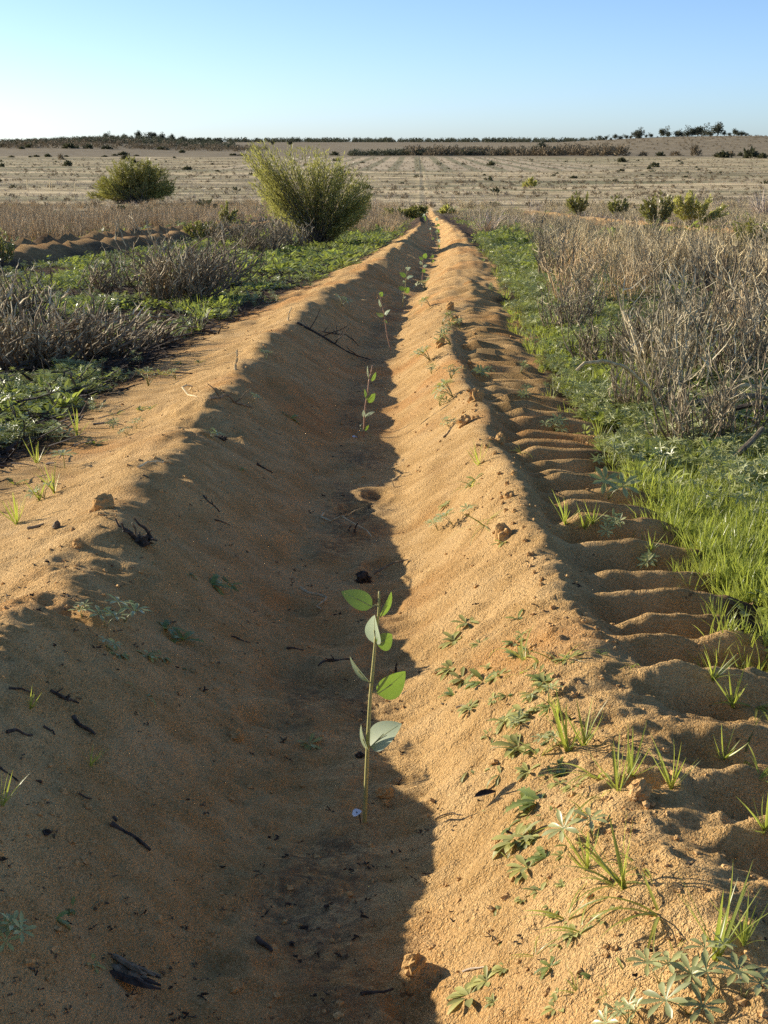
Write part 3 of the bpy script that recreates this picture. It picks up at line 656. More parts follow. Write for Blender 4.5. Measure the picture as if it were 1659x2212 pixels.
# ------------------------------------------------------------------ twigs, wood and clods lying about
def crooked(a, b, n=6, amp=.12):
    a = Vector(a); b = Vector(b); d = b - a; l = d.length; r = []
    o1 = d.orthogonal().normalized(); o2 = d.cross(o1).normalized(); ph = U(0, 6)
    for i in range(n):
        t = i / (n - 1); e = math.sin(math.pi * t) * l * amp
        r.append(a + d * t + (o1 * math.sin(ph + t * 3.5) + o2 * math.cos(ph * 1.7 + t * 2.6)) * e * .6 + Vector((U(-1, 1), U(-1, 1), U(-1, 1))) * l * amp * .12)
    return r
def twig(x0, y0, x1, y1, rad, mat, label, name='twig', lift=(0, 0), side=0, amp=.10, cat='twig', group='twigs and burnt wood on the sand'):
    """a stick between two image points on the ground; lift raises an end"""
    p0 = hit(x0, y0); p1 = hit(x1, y1) if lift[1] == 0 else at(x1, y1, hit(x0, y0).y)
    if lift[0]: p0 = p0 + Vector((0, 0, lift[0]))
    p0 = p0 + Vector((0, 0, rad * .6)); p1 = p1 + Vector((0, 0, rad * .6 * (lift[1] == 0)))
    root = empty(name, p0); tag(root, label, cat, group)
    pts = crooked(Vector((0, 0, 0)), p1 - p0, 7, amp * 1.5)
    if lift[1] == 0:
        for q in pts[1:-1]:
            g = gh(p0.x + q.x, p0.y + q.y) - p0.z + rad * .3
            if q.z < g: q.z = g
    else: pts[0].z -= .02
    rad *= .75
    mb = MB(); mb.tube(pts, rad, rad * .5, 7, .5); obj('stick', mb.mesh('stick', mat), root)
    for i in range(side):
        q = pts[random.randint(1, 5)]; e = q + Vector((U(-1, 1), U(-1, 1), U(.2, 1.0))).normalized() * (p1 - p0).length * U(.15, .35)
        mb = MB(); mb.tube(crooked(q, e, 4, .1), rad * .6, rad * .25, 5, .4); obj('side_twig', mb.mesh('side_twig', mat), root)
    return root
C, D, Wd = M['char'], M['dead'], M['wood']
twig(240, 1783, 326, 1842, .0055, C, 'straight black charred stick on the shaded slope at lower left', amp=.05)
twig(245, 1768, 252, 1776, .004, C, 'tiny black twig stub just above the straight charred stick', amp=.05)
twig(158, 1552, 206, 1590, .0055, C, 'short black stick on the shaded slope left of the main seedling', amp=.1)
twig(110, 1495, 170, 1520, .004, C, 'forked black twig with a pale tip on the upper shaded slope', side=3)
twig(20, 1490, 72, 1500, .003, C, 'thin black twig near the left edge below the lit crest', amp=.1)
twig(15, 1583, 70, 1592, .004, C, 'black twig by the left edge under the forked twig', amp=.1)
twig(95, 1570, 118, 1590, .003, C, 'small dark twig left of the short black stick', amp=.2)
twig(642, 1278, 690, 1318, .006, D, 'curved pale grey twig on the furrow floor above the seedling', amp=.28)
twig(700, 1113, 798, 1166, .005, D, 'long thin grey twig across the furrow floor in shade', amp=.15, side=1)
twig(765, 1150, 775, 1128, .005, C, 'short dark twig standing up beside the long grey twig', lift=(0, 1), amp=.06)
twig(752, 1146, 760, 1135, .004, C, 'dark splinter standing left of the upright short twig', lift=(0, 1), amp=.05)
twig(808, 1240, 882, 1211, .005, Wd, 'dark stick pointing out of the shadow onto the lit bank', amp=.06)
twig(556, 2032, 588, 2060, .006, C, 'short black stick near the bottom of the furrow', amp=.05)
twig(1000, 2100, 1048, 2090, .002, M['straw'], 'pale straw lying on the lit sand near the bottom', amp=.05)
twig(508, 798, 512, 755, .009, D, 'bare stick standing upright on the left crest', lift=(0, 1), amp=.06)
twig(622, 692, 630, 664, .009, D, 'small bare stick standing on the left crest farther off', lift=(0, 1), amp=.05)
twig(455, 866, 545, 880, .008, Wd, 'knobbly branch lying along the left crest', side=3, amp=.08)
twig(415, 846, 440, 862, .006, D, 'pale twig on the left crest beside the knobbly branch', amp=.1)
twig(640, 700, 800, 780, .010, C, 'long charred branch lying down the far shaded slope', side=6, amp=.07, name='charred_branch', cat='branch')
twig(690, 716, 775, 748, .007, C, 'second charred branch tangled with the long one', side=4, amp=.1, name='charred_branch', cat='branch')
twig(440, 1072, 475, 1108, .0035, C, 'thin dark twig on the middle of the shaded slope', side=2, amp=.15)
twig(465, 1125, 505, 1140, .003, C, 'dark flat twig just below the thin dark twig', amp=.1)
twig(555, 1005, 590, 1022, .005, C, 'dark twig lying on the shaded slope above the middle', side=1)
twig(300, 1012, 355, 1000, .005, D, 'flat pale bark strip on the lit left crest', amp=.05)
twig(855, 1452, 858, 1432, .004, C, 'dark splinter standing at the shadow edge behind the seedling', lift=(0, 1), amp=.06)
twig(868, 1502, 885, 1490, .003, D, 'small grey twig on the lit sand right of the seedling leaf', amp=.1)
twig(958, 946, 980, 918, .005, Wd, 'brown twig leaning on the lit bank', amp=.06)
twig(850, 1052, 858, 1030, .004, D, 'small bent twig at the shadow edge of the lit bank', lift=(0, 1), amp=.25)
twig(500, 1375, 542, 1390, .0025, C, 'hair-thin dark twig on the middle of the shaded slope floor side', amp=.06)
twig(620, 1402, 655, 1406, .004, C, 'black twig on the floor left of the seedling top', amp=.08)
twig(690, 1440, 760, 1425, .005, C, 'burnt stick half buried in the ash of the floor', side=2, amp=.1)
twig(170, 1715, 215, 1730, .002, C, 'fine dark twig on the lower shaded slope', amp=.15)
twig(0, 1660, 40, 1690, .003, C, 'dark twig at the left edge of the shaded slope', amp=.12)
twig(780, 2150, 850, 2140, .004, C, 'black twig lying in the ash near the bottom edge', amp=.06)
twig(60, 1145, 95, 1135, .007, Wd, 'brown bark strip on the sand at the far left', amp=.06)
twig(940, 1770, 1000, 1760, .0015, C, 'hair-thin dark root on the lit sand beside the stem shadow', amp=.15)
twig(985, 1530, 1015, 1518, .0022, Wd, 'thin brown twig among the rosettes of the lit bank', amp=.1)
twig(1225, 1425, 1265, 1432, .002, D, 'fine pale stalk across the shadow of the wheel track', amp=.1)

def chunk_mesh(name, mat, sx, sy, sz, rough=.25, seg=9, elong=0):
    """an irregular lump, flat below"""
    mb = MB(); V = []; F = []; nu, nv = seg + 5, seg; sd = random.randint(0, 999)
    for j in range(nv + 1):
        ph = math.pi * j / nv
        for i in range(nu):
            th = 2 * math.pi * i / nu
            d = Vector((math.sin(ph) * math.cos(th), math.sin(ph) * math.sin(th), math.cos(ph)))
            r = 1 + rough * float(noise(d.x * 1.7 + sd, d.y * 1.7 + d.z * 2.3, sd)) * 1.4 + rough * .7 * float(noise(d.x * 4 + sd, d.y * 4 + d.z * 5, sd + 1))
            p = d * r; V.append((p.x * sx, p.y * sy, max(p.z, -.45) * sz))
    for j in range(nv):
        for i in range(nu): F.append((j * nu + i, j * nu + (i + 1) % nu, (j + 1) * nu + (i + 1) % nu, (j + 1) * nu + i)[::-1])
    mb.add(V, F, .5); return mb.mesh(name, mat)
def clod(x, y, wpx, hpx, label, mat='clod', name='sand_clod', cat='clod', rough=.3, group='clods of caked sand'):
    b = hit(x, y); k = mpp(b.y)
    o = obj(name, chunk_mesh(name, M[mat], wpx * k * .5, wpx * k * .42, hpx * k * .85, rough)); o.location = b + Vector((0, 0, hpx * k * .15)); o.rotation_euler = (U(-.2, .2), U(-.2, .2), U(0, 6.28))
    return tag(o, label, cat, group)
clod(222, 1098, 44, 32, 'largest wedge of caked sand standing on the lit left crest')
clod(122, 1140, 20, 14, 'small dark clod on the left crest below the big wedge', 'wood')
clod(168, 1178, 22, 14, 'crumbled clod on the left crest near the charred branch', 'clod')
clod(832, 1715, 44, 16, 'flat reddish clod beside the seedling base at the shadow edge')
clod(895, 2090, 62, 32, 'large crumbly clod on the shadow edge near the bottom')
clod(510, 1596, 44, 22, 'reddish clod on the furrow floor left of the seedling')
clod(1005, 916, 32, 20, 'dark-sided clod on the right crest')
clod(1028, 868, 34, 28, 'biggest pointed clod on the right crest')
clod(1088, 1165, 46, 34, 'broad clod slumped on the right crest beside the wheel track')
clod(1080, 955, 26, 18, 'clod on the right crest below the dark-sided one')
clod(952, 748, 22, 22, 'far upright clod on the lit bank')
clod(985, 700, 30, 18, 'far clod on the crest where the track climbs over')
clod(972, 668, 20, 16, 'farthest clod on the right crest')
clod(1100, 1075, 26, 14, 'small clod on the right crest above the broad one')
clod(1110, 1025, 14, 10, 'pebble-sized clod on the crest by the wheel ruts')
clod(786, 1256, 34, 18, 'black burnt lump on the furrow floor behind the seedling', 'char', 'charcoal_lump', 'charcoal', .6, 'twigs and burnt wood on the sand')
clod(778, 1634, 20, 10, 'small black lump beside the seedling stem in shade', 'char', 'charcoal_lump', 'charcoal', .5, 'twigs and burnt wood on the sand')
clod(100, 1800, 22, 8, 'flat dark lump on the shaded slope at lower left', 'char', 'charcoal_lump', 'charcoal', .5, 'twigs and burnt wood on the sand')
clod(630, 2040, 14, 7, 'tiny black lump right of the short black stick at the bottom', 'char', 'charcoal_lump', 'charcoal', .5, 'twigs and burnt wood on the sand')
clod(315, 1715, 18, 7, 'small reddish crumb on the lower shaded slope')
clod(1380, 1715, 60, 30, 'clod slumping into the wheel track near the ridge grass')
for i in range(26):    # crumbs along the rough right crest
    yy = random.choice([U(700, 1000), U(1000, 1450)]); xx = float(np.interp(yy, [670, 760, 850, 930, 1060, 1150, 1330, 1500], [980, 1010, 1030, 1060, 1100, 1130, 1200, 1290])) + U(-26, 8)
    clod(xx, yy, U(7, 13), U(5, 9), 'crumb of caked sand along the rough right crest', group='crumbs along the right crest', rough=.4)
# weathered wood chunk near the bottom left: split grain, several slivers
b = hit(280, 2112); k = mpp(b.y); root = empty('wood_chunk', b); tag(root, 'weathered splintered wood chunk on the shaded slope near the bottom', 'wood chunk', 'twigs and burnt wood on the sand')
def sliver(a, e, r, mat, n=5, seg=9):
    mb = MB(); a = Vector(a); e = Vector(e); d = (e - a).normalized(); o1 = d.orthogonal().normalized(); o2 = d.cross(o1); V = []; F = []
    ra = [U(.5, 1.4) for _ in range(n)]
    for i in range(seg):
        t = i / (seg - 1); c = a.lerp(e, t) + (o1 * U(-1, 1) + o2 * U(-1, 1)) * r * .25; env = min(1, .45 + t * 3, .25 + (1 - t) * 2.2)
        for j in range(n): V.append(c + (o1 * math.cos(6.283 * j / n) + o2 * math.sin(6.283 * j / n)) * r * env * ra[j] * U(.8, 1.2))
    for i in range(seg - 1):
        for j in range(n): F.append((i * n + j, i * n + (j + 1) % n, (i + 1) * n + (j + 1) % n, (i + 1) * n + j))
    F += [tuple(range(n))[::-1], tuple((seg - 1) * n + j for j in range(n))]
    mb.add(V, F, U(.1, .9)); return mb.mesh('splinter', mat)
for i in range(11):
    t = i / 10 - .5; l = U(.030, .062); yo = t * .030; zo = .006 + U(0, .012) * (1 - abs(t) * 1.6)
    obj('splinter', sliver((-l * .75 + U(-.006, .006), yo + .012, zo + .008), (l * .75, yo - .018, zo - .002), U(.0035, .0065), M['wood'] if i % 3 else M['char']), root)
# stump with roots (upper shaded slope) and the short post stump
def stump(x, y, px, label, nr):
    b = hit(x, y); k = mpp(b.y) * px; root = empty('charred_stump', b); tag(root, label, 'stump', 'twigs and burnt wood on the sand')
    o = obj('root_crown', chunk_mesh('root_crown', C, .26 * k, .2 * k, .16 * k, .5), root); o.location = (0, 0, .05 * k)
    for i in range(nr):
        a = Vector((U(-.2, .2), U(-.1, .1), .06)) * k; e = a + Vector((U(-.6, .6), U(-.3, .2), U(.05, .55))) * k
        mb = MB(); mb.tube(crooked(a, e, 5, .2), .05 * k, .02 * k, 6, .5); obj('root', mb.mesh('root', Wd if i % 3 == 0 else C), root)
stump(308, 1175, 95, 'black branching burnt stump high on the shaded slope', 9)
stump(482, 950, 34, 'short broken stump on the shaded side of the left crest', 3)
stump(145, 1512, 42, 'small burnt stump with a pale splinter near the left edge', 4)
# dark fallen leaf on the lit bank
b = hit(1058, 1722); mb = MB(); k = mpp(b.y); mb.blade((-.026, -.008, .004), (1, .35, .25), (0, -.3, 1), 62 * k, 20 * k, LANCE, .3, .5, 6, .4)
o = obj('fallen_leaf', mb.mesh('fallen_leaf', C, True)); o.location = b; tag(o, 'black curled fallen leaf on the lit bank right of the seedling', 'leaf')
b = hit(775, 722 + 60); mb = MB(); k = mpp(b.y)

# ------------------------------------------------------------------ instanced ground cover ("stuff")
def variants(name, builders, mat):
    c = bpy.data.collections.new(name)
    for i, f in enumerate(builders):
        mb = f(); o = bpy.data.objects.new('%s_%02d' % (name, i), mb.mesh(name, mat)); c.objects.link(o)
    return c
def scatter(name, pts, rotz, tilt, scl, coll, label, cat, kind='stuff'):
    n = len(pts); me = bpy.data.meshes.new(name); me.vertices.add(n); me.vertices.foreach_set('co', np.asarray(pts, np.float32).ravel())
    rot = np.stack([rng.normal(0, 1, n) * tilt, rng.normal(0, 1, n) * tilt, rotz], -1)
    a = me.attributes.new('rot', 'FLOAT_VECTOR', 'POINT'); a.data.foreach_set('vector', rot.astype(np.float32).ravel())
    a = me.attributes.new('scl', 'FLOAT', 'POINT'); a.data.foreach_set('value', np.asarray(scl, np.float32))
    a = me.attributes.new('idx', 'INT', 'POINT'); a.data.foreach_set('value', rng.integers(0, len(coll.objects), n).astype(np.int32))
    o = obj(name, me); tag(o, label, cat, kind=kind)
    g = bpy.data.node_groups.new(name + '_scatter', 'GeometryNodeTree')
    g.interface.new_socket('Geometry', in_out='INPUT', socket_type='NodeSocketGeometry'); g.interface.new_socket('Geometry', in_out='OUTPUT', socket_type='NodeSocketGeometry')
    gi = g.nodes.new('NodeGroupInput'); go = g.nodes.new('NodeGroupOutput'); ip = g.nodes.new('GeometryNodeInstanceOnPoints'); ci = g.nodes.new('GeometryNodeCollectionInfo')
    ci.inputs['Collection'].default_value = coll; ci.inputs['Separate Children'].default_value = True; ci.inputs['Reset Children'].default_value = True
    def na(nm, ty):
        q = g.nodes.new('GeometryNodeInputNamedAttribute'); q.data_type = ty; q.inputs['Name'].default_value = nm; return q.outputs[0]
    e2r = g.nodes.new('FunctionNodeEulerToRotation'); ln = g.links.new
    ln(na('rot', 'FLOAT_VECTOR'), e2r.inputs[0]); ln(e2r.outputs[0], ip.inputs['Rotation']); ln(na('scl', 'FLOAT'), ip.inputs['Scale']); ln(na('idx', 'INT'), ip.inputs['Instance Index'])
    ip.inputs['Pick Instance'].default_value = True
    ln(gi.outputs[0], ip.inputs['Points']); ln(ci.outputs[0], ip.inputs['Instance']); ln(ip.outputs[0], go.inputs[0])
    md = o.modifiers.new('scatter', 'NODES'); md.node_group = g
    return o
def grass_clump(n=12, h=1.0, spread=.35, wd=.05, arch=.9):
    mb = MB()
    for i in range(n):
        a = U(0, 6.28); r = spread * math.sqrt(U(0, 1)); d = Vector((math.cos(a) * U(.1, .7), math.sin(a) * U(.1, .7), 1))
        mb.blade((math.cos(a) * r, math.sin(a) * r, -.03), d, Vector((-math.cos(a), -math.sin(a), .3)), h * U(.55, 1.1), wd * U(.7, 1.3), BLADE, -U(.0, arch) if U(0, 1) < .2 else U(0, arch), .25, 4, U(0, 1), U(-.5, .5))
    return mb
def lupin_clump(n=7, spread=.5):
    mb = MB()
    for i in range(n):
        a = U(0, 6.28); r = spread * math.sqrt(U(0, 1)); h = U(.15, .6); c = Vector((math.cos(a) * r, math.sin(a) * r, h)); tn = U(.1, .9); m = random.choice([6, 7, 8])
        mb.tube([(c.x * .5, c.y * .5, 0), c], .012, .01, 3, .3, False)
        tilt = Euler((U(-.5, .5), U(-.5, .5), 0)).to_matrix()
        for j in range(m):
            b_ = 6.283 * j / m + U(-.1, .1); d = tilt @ Vector((math.cos(b_), math.sin(b_), U(.2, .6)))
            mb.blade(c, d, tilt @ Vector((0, 0, 1)), U(.18, .27), .075, SPOON, U(.2, .6), .35, 2, tn + U(-.15, .15))
    return mb
def broad_clump(n=9, spread=.5):
    mb = MB()
    for i in range(n):
        a = U(0, 6.28); r = spread * math.sqrt(U(0, 1)); d = Vector((math.cos(a), math.sin(a), U(.2, 1.2)))
        mb.blade((math.cos(a) * r * .6, math.sin(a) * r * .6, U(0, .25)), d, (0, 0, 1), U(.3, .55), U(.14, .24), random.choice([OVAL, lobes, SPOON]), U(.3, 1.), .25, 5, U(0, 1))
    return mb
def litter_clump(n=10):
    mb = MB()
    for i in range(n):
        p = Vector((U(-.6, .6), U(-.6, .6), U(.0, .05))); d = Vector((U(-1, 1), U(-1, 1), U(-.15, .25))).normalized()
        mb.tube(crooked(p, p + d * U(.15, .7), 3, .15), U(.008, .022), .006, 3, U(0, 1), False)
    return mb
def dry_clump(n=22, h=1.0, spread=.35, lean=.45, r=.010, twigs=2):
    mb = MB()
    for i in range(n):
        a = U(0, 6.28); rr = spread * math.sqrt(U(0, 1)); p = Vector((math.cos(a) * rr * .6, math.sin(a) * rr * .6, -.03)); e = p + Vector((math.cos(a) * U(0, lean), math.sin(a) * U(0, lean), U(.55, 1.1))) * h
        pts = crooked(p, e, 4, .10); tn = U(0, 1); mb.tube(pts, r, r * .45, 3, tn, False)
        for j in range(twigs):
            q = pts[random.choice([1, 2, 2])]; f = q + Vector((U(-1, 1), U(-1, 1), U(.6, 2.0))).normalized() * h * U(.12, .35)
            mb.tube(crooked(q, f, 3, .12), r * .55, r * .25, 3, tn, False)
    return mb
def puff(n=60, rz=.8, lw=.22, ll=.5):
    """far bush: a dome of short leaf sprays"""
    mb = MB()
    for i in range(n):
        d = rdir(-5, 90); rr = U(.55, 1.0) * (1 + .25 * math.sin(d.x * 5 + d.y * 7)); p = Vector((d.x, d.y, max(.02, d.z * rz))) * rr
        mb.blade(p - d * ll * .5, d + Vector((U(-.5, .5), U(-.5, .5), U(0, .6))), rdir(-30, 60), ll * U(.7, 1.3), lw * U(.7, 1.4), LANCE, U(-.3, .6), .2, 2, U(0, 1))
    return mb
VG = variants('grass_clump', [lambda: grass_clump(13, 1.0, .35, .05) for _ in range(6)], M['grass'])
VL = variants('lupin_clump', [lambda: lupin_clump() for _ in range(5)], M['lupin'])
VC = variants('cover_clump', [lambda: broad_clump() for _ in range(5)], M['cover'])
VT = variants('litter_clump', [lambda: litter_clump() for _ in range(4)], M['char'])
VD = variants('dry_clump', [lambda: dry_clump() for _ in range(5)], M['deadwarm'])
VG2 = variants('grey_clump', [lambda: dry_clump(18, 1, .4, .6, .012, 3) for _ in range(4)], M['dead'])
VS = variants('straw_clump', [lambda: grass_clump(16, 1, .35, .035, 1.2) for _ in range(4)], M['straw'])
VH = variants('heath_puff', [lambda: puff(36, .7, .3, .55) for _ in range(4)], M['heath'])
VHG = variants('scrub_puff', [lambda: puff(36, .9, .16, .6) for _ in range(4)], M['heathgrey'])

def sample(n, x0, x1, y0, y1, dens, ypow=1.5, cone=True):
    """random ground points, thinning with distance, kept with probability dens(s, X, Y)"""
    u = rng.random(n); Y = (y0 ** (1 - ypow) + u * (y1 ** (1 - ypow) - y0 ** (1 - ypow))) ** (1 / (1 - ypow)) if ypow != 1 else y0 * (y1 / y0) ** u
    s = x0 + rng.random(n) * (x1 - x0); X = xcen(Y) + s
    if cone:
        k = np.abs(X) < Y * .33 + 1.2; X, Y, s = X[k], Y[k], s[k]
    k = rng.random(len(X)) < dens(s, X, Y); X, Y = X[k], Y[k]
    Z = terrain(X, Y)
    return np.stack([X, Y, Z], -1)
def sc_(p, a, b, grow=0): return (a + (b - a) * rng.random(len(p)) ** 1.4) * (1 + grow * np.clip(p[:, 1] / 10 - .4, 0, 3))
def rz(p): return rng.random(len(p)) * 6.283
def redge(Y): return np.interp(Y, [0, 2.5, 4.5, 10, 16, 40, 90], [1.0, .72, .76, .90, .92, .78, .6])
def ledge(Y): return np.interp(Y, [0, 10, 16, 40, 90], [-1.25, -1.26, -1.15, -.9, -.6])
patch = lambda X, Y, f, sd: fbm(X * f, Y * f * .8, 3, sd)
# right strip: fresh grass in front and along the track, lupins and broad leaves between
def d_grassr(s, X, Y):
    e = s - redge(Y) + .10 * noise(X * 5, Y * 5, 60)
    nearm = sstep(5.0, 4.0, Y) * sstep(-.12, .25, e) * .8
    strip = sstep(-.10, .18, e) * sstep(1.1, .4, e) * .35
    return np.clip(np.maximum(nearm * sstep(-.45, .05, patch(X, Y, 2.0, 61) + .15), strip * sstep(-.3, .25, patch(X, Y, 1.3, 62))), 0, 1) * (Y > 2.3)
p = sample(90000, .6, 4.2, 2.3, 30, d_grassr, 1.9)
scatter('grass', p, rz(p), .15, sc_(p, .04, .085, .35), VG, 'bright green grass covering the ground right of the wheel track', 'grass')
def d_lupr(s, X, Y):
    e = s - redge(Y) + .12 * noise(X * 4, Y * 4, 63)
    return np.clip(sstep(-.05, .2, e) * sstep(2.2, .9, e) * sstep(3.6, 4.8, Y) * sstep(-.25, .2, patch(X, Y, 2.2, 64)), 0, 1)
p = sample(30000, .6, 4.0, 3.0, 34, d_lupr, 1.8)
scatter('lupin_cover', p, rz(p), .2, sc_(p, .06, .135, .3), VL, 'grey-green lupins carpeting the strip below the right thicket', 'lupins')
def d_covr(s, X, Y):
    e = s - redge(Y) + .12 * noise(X * 4, Y * 4, 65)
    return np.clip(sstep(-.08, .2, e) * sstep(-.2, .2, patch(X, Y, 1.9, 66)) * (.35 + .65 * sstep(3.0, 1.0, e)), 0, 1) * (.06 + .94 * sstep(3.5, 4.8, Y))
p = sample(34000, .6, 6.5, 2.4, 40, d_covr, 1.8)
scatter('leafy_cover', p, rz(p), .2, sc_(p, .05, .13, .35), VC, 'broad-leaved green weeds under the right thicket', 'ground cover')
# left side cover
def d_left(s, X, Y):
    e = ledge(Y) - s + .25 * noise(X * 2.5, Y * 2.5, 70)
    rowgap = 1 - sstep(1.3, .9, np.abs(s + 6.7)) * sstep(9, 16, Y)
    return np.clip(sstep(.05, .35, e) * sstep(-.08, .22, patch(X, Y, .95, 71)) * rowgap, 0, 1)
p = sample(60000, -9, -.7, 3.2, 48, d_left, 1.7)
scatter('leafy_cover', p, rz(p), .2, sc_(p, .06, .13, .35), VC, 'green leafy weeds covering the ground left of the furrow', 'ground cover')
def d_leftl(s, X, Y):
    e = ledge(Y) - s + .25 * noise(X * 2.5, Y * 2.5, 72)
    rowgap = 1 - sstep(1.3, .9, np.abs(s + 6.7)) * sstep(9, 16, Y)
    return np.clip(sstep(.0, .25, e) * sstep(-.1, .25, patch(X, Y, .9, 73)) * rowgap * (.4 + .6 * sstep(3, 0, e)), 0, 1)
p = sample(28000, -6, -.7, 3.2, 36, d_leftl, 1.8)
scatter('lupin_cover', p, rz(p), .2, sc_(p, .06, .12, .3), VL, 'grey-green lupins spread over the ground left of the furrow', 'lupins')
p = sample(3500, -9, -.7, 9, 48, lambda s, X, Y: d_left(s, X, Y) * sstep(0, .3, patch(X, Y, .4, 75)), 1.7)
scatter('grass', p, rz(p), .15, sc_(p, .06, .12, .3), VG, 'green grass among the weeds left of the furrow', 'grass')
# dark litter and burnt bits
def d_litl(s, X, Y):
    e = ledge(Y) - s + .2 * noise(X * 2.5, Y * 2.5, 76)
    return np.clip(sstep(-.02, .15, e) * sstep(3.5, .8, e), 0, 1) * .8
p = sample(9000, -7, -.7, 3.2, 40, d_litl, 1.8)
scatter('twig_litter', p, rz(p), .15, sc_(p, .12, .30, .3), VT, 'black burnt twig litter on the soil left of the furrow', 'litter')
p = sample(2500, 1.1, 6, 3.5, 25, lambda s, X, Y: sstep(0, .4, s - redge(Y) - .3), 1.8)
scatter('twig_litter', p, rz(p), .15, sc_(p, .12, .30, .3), VT, 'dark fallen twigs on the soil under the right thicket', 'litter')
def crumbs():
    mb = MB()
    for i in range(3):
        p = Vector((U(-.5, .5), U(-.5, .5), .004)); d = Vector((U(-1, 1), U(-1, 1), U(-.1, .25))).normalized(); ln_ = U(.15, .6); r = U(.06, .14)
        mb.tube(crooked(p, p + d * ln_, 3, .2), r, r * .6, 4, U(0, 1))
    return mb
VB = variants('sand_debris', [crumbs for _ in range(5)], M['char'])
VB2 = variants('straw_debris', [crumbs for _ in range(3)], M['wood'])
def d_deb(s, X, Y):
    return np.clip(sstep(.95, .55, np.abs(s + .15)) * (1 - .75 * sstep(.02, .08, s)) * (.15 + .75 * sstep(-.1, .3, patch(X, Y, 2.2, 78))), 0, 1)
p = sample(2200, -1.1, .9, 1.3, 14, d_deb, 1.9); p[:, 2] += .001
scatter('burnt_debris', p, rz(p), .25, sc_(p, .006, .022, .3), VB, 'small black burnt bits sprinkled over the furrow sand', 'debris')
p = sample(2500, -1.1, .9, 1.3, 14, d_deb, 1.9); p[:, 2] += .001
scatter('bark_debris', p, rz(p), .25, sc_(p, .006, .020, .3), VB2, 'small brown bark bits sprinkled over the furrow sand', 'debris')
def grit():
    mb = MB(); me_ = chunk_mesh('grit', M['clod'], .5, .42, .34, .45, 5); V = [tuple(v.co) for v in me_.vertices]; F = [tuple(q.vertices) for q in me_.polygons]; mb.add(V, F, .5); bpy.data.meshes.remove(me_); return mb
VK = variants('sand_grit', [grit for _ in range(5)], M['grit'])
def d_grit(s, X, Y):
    cr = np.maximum(sstep(.14, .03, np.abs(s - .36)), .5 * sstep(.12, .03, np.abs(s + .66)))
    return np.clip(sstep(1.2, .8, np.abs(s + .05)) * (.12 + .5 * sstep(.0, .4, patch(X, Y, 2.6, 79)) + .6 * cr), 0, 1)
p = sample(16000, -1.25, 1.0, 1.0, 14, d_grit, 1.9)
scatter('sand_crumbs', p, rz(p), .4, (.0025 + .012 * rng.random(len(p)) ** 3) * (1 + .25 * np.clip(p[:, 1] / 3 - 1, 0, 2)), VK, 'loose crumbs of sand strewn over the furrow banks and crests', 'sand crumbs')

# ------------------------------------------------------------------ dry shrubs
def stick_shrub(n, h, spread, lean, r, curve=.12, twigs=3, drift=(0, 0)):
    """bare shrub: (main stems, side twigs) as two meshes"""
    a_, b_ = MB(), MB()
    for i in range(n):
        a = U(0, 6.28); rr = spread * math.sqrt(U(0, 1)); p = Vector((math.cos(a) * rr, math.sin(a) * rr, -.03))
        e = p + Vector((math.cos(a) * U(0, lean) + drift[0] * U(.3, 1), math.sin(a) * U(0, lean) + drift[1] * U(.3, 1), U(.55, 1.1))) * h * U(.6, 1.05)
        pts = crooked(p, e, 6, curve); tn = U(0, 1); a_.tube(pts, r * U(.7, 1.2), r * .45, 4, tn, False)
        for j in range(twigs):
            q = pts[random.randint(2, 5)]; f = q + Vector((U(-1, 1) + drift[0], U(-1, 1) + drift[1], U(.2, 1.9))).normalized() * h * U(.10, .32)
            t2 = crooked(q, f, 4, .14); b_.tube(t2, r * .55, r * .22, 3, tn, False)
            if U(0, 1) < .5:
                g = t2[2] + Vector((U(-1, 1), U(-1, 1), U(.2, 1.5))).normalized() * h * U(.06, .15); b_.tube([t2[2], g], r * .3, r * .16, 3, tn, False)
    return a_, b_
SH = []
for i in range(6):
    a_, b_ = stick_shrub(random.choice([26, 32, 38]), 1.0, .28, .32, .015, .12, 4); SH.append((a_.mesh('dry_stems', M['deadgrey'] if i % 2 else M['wood']), b_.mesh('dry_twigs', M['deadgrey'] if i % 3 else M['dead'])))
SHW = []
for i in range(4):
    a_, b_ = stick_shrub(44, 1.0, .34, .35, .012, .12, 3); SHW.append((a_.mesh('dry_stems', M['deadwarm']), b_.mesh('dry_twigs', M['deadwarm'])))
def shrub(pos, size, label, group, pool, tilt=(0, 0), z=1.0):
    o = empty('dry_shrub', pos); o.scale = (size, size, size * z); o.rotation_euler = (tilt[0], tilt[1], U(0, 6.28)); tag(o, label, 'dry shrub', group)
    a_, b_ = random.choice(pool); obj('stems', a_, o)['kind'] = 'stuff'; obj('twigs', b_, o)['kind'] = 'stuff'; return o
# the thicket right of the grass strip
placed = []; tries = 0
while len(placed) < 64 and tries < 6000:
    tries += 1; Y = 6.6 * (25 / 6.6) ** U(0, 1); s = U(1.15, 6.0); X = float(xcen(Y)) + s
    if X > Y * .30 + .5: continue
    if s < float(np.interp(Y, [5, 7, 10, 15, 25], [1.45, 1.25, 1.35, 1.5, 1.6])): continue
    if noise(X * .9, Y * .5, 91) < -.28: continue
    md = .26 + .014 * Y
    if any((X - a) ** 2 + (Y - b_) ** 2 < md * md for a, b_ in placed): continue
    placed.append((X, Y))
    sz = (.20 + .42 * U(0, 1) ** 1.4) * (1.1 if Y > 9 else 1.0)
    shrub((X, Y, gh(X, Y)), sz, 'bare grey dry shrub in the dense thicket on the right', 'dry shrubs of the right thicket', SH if U(0, 1) < .7 else SHW, (U(-.12, .12), U(-.05, .22)))
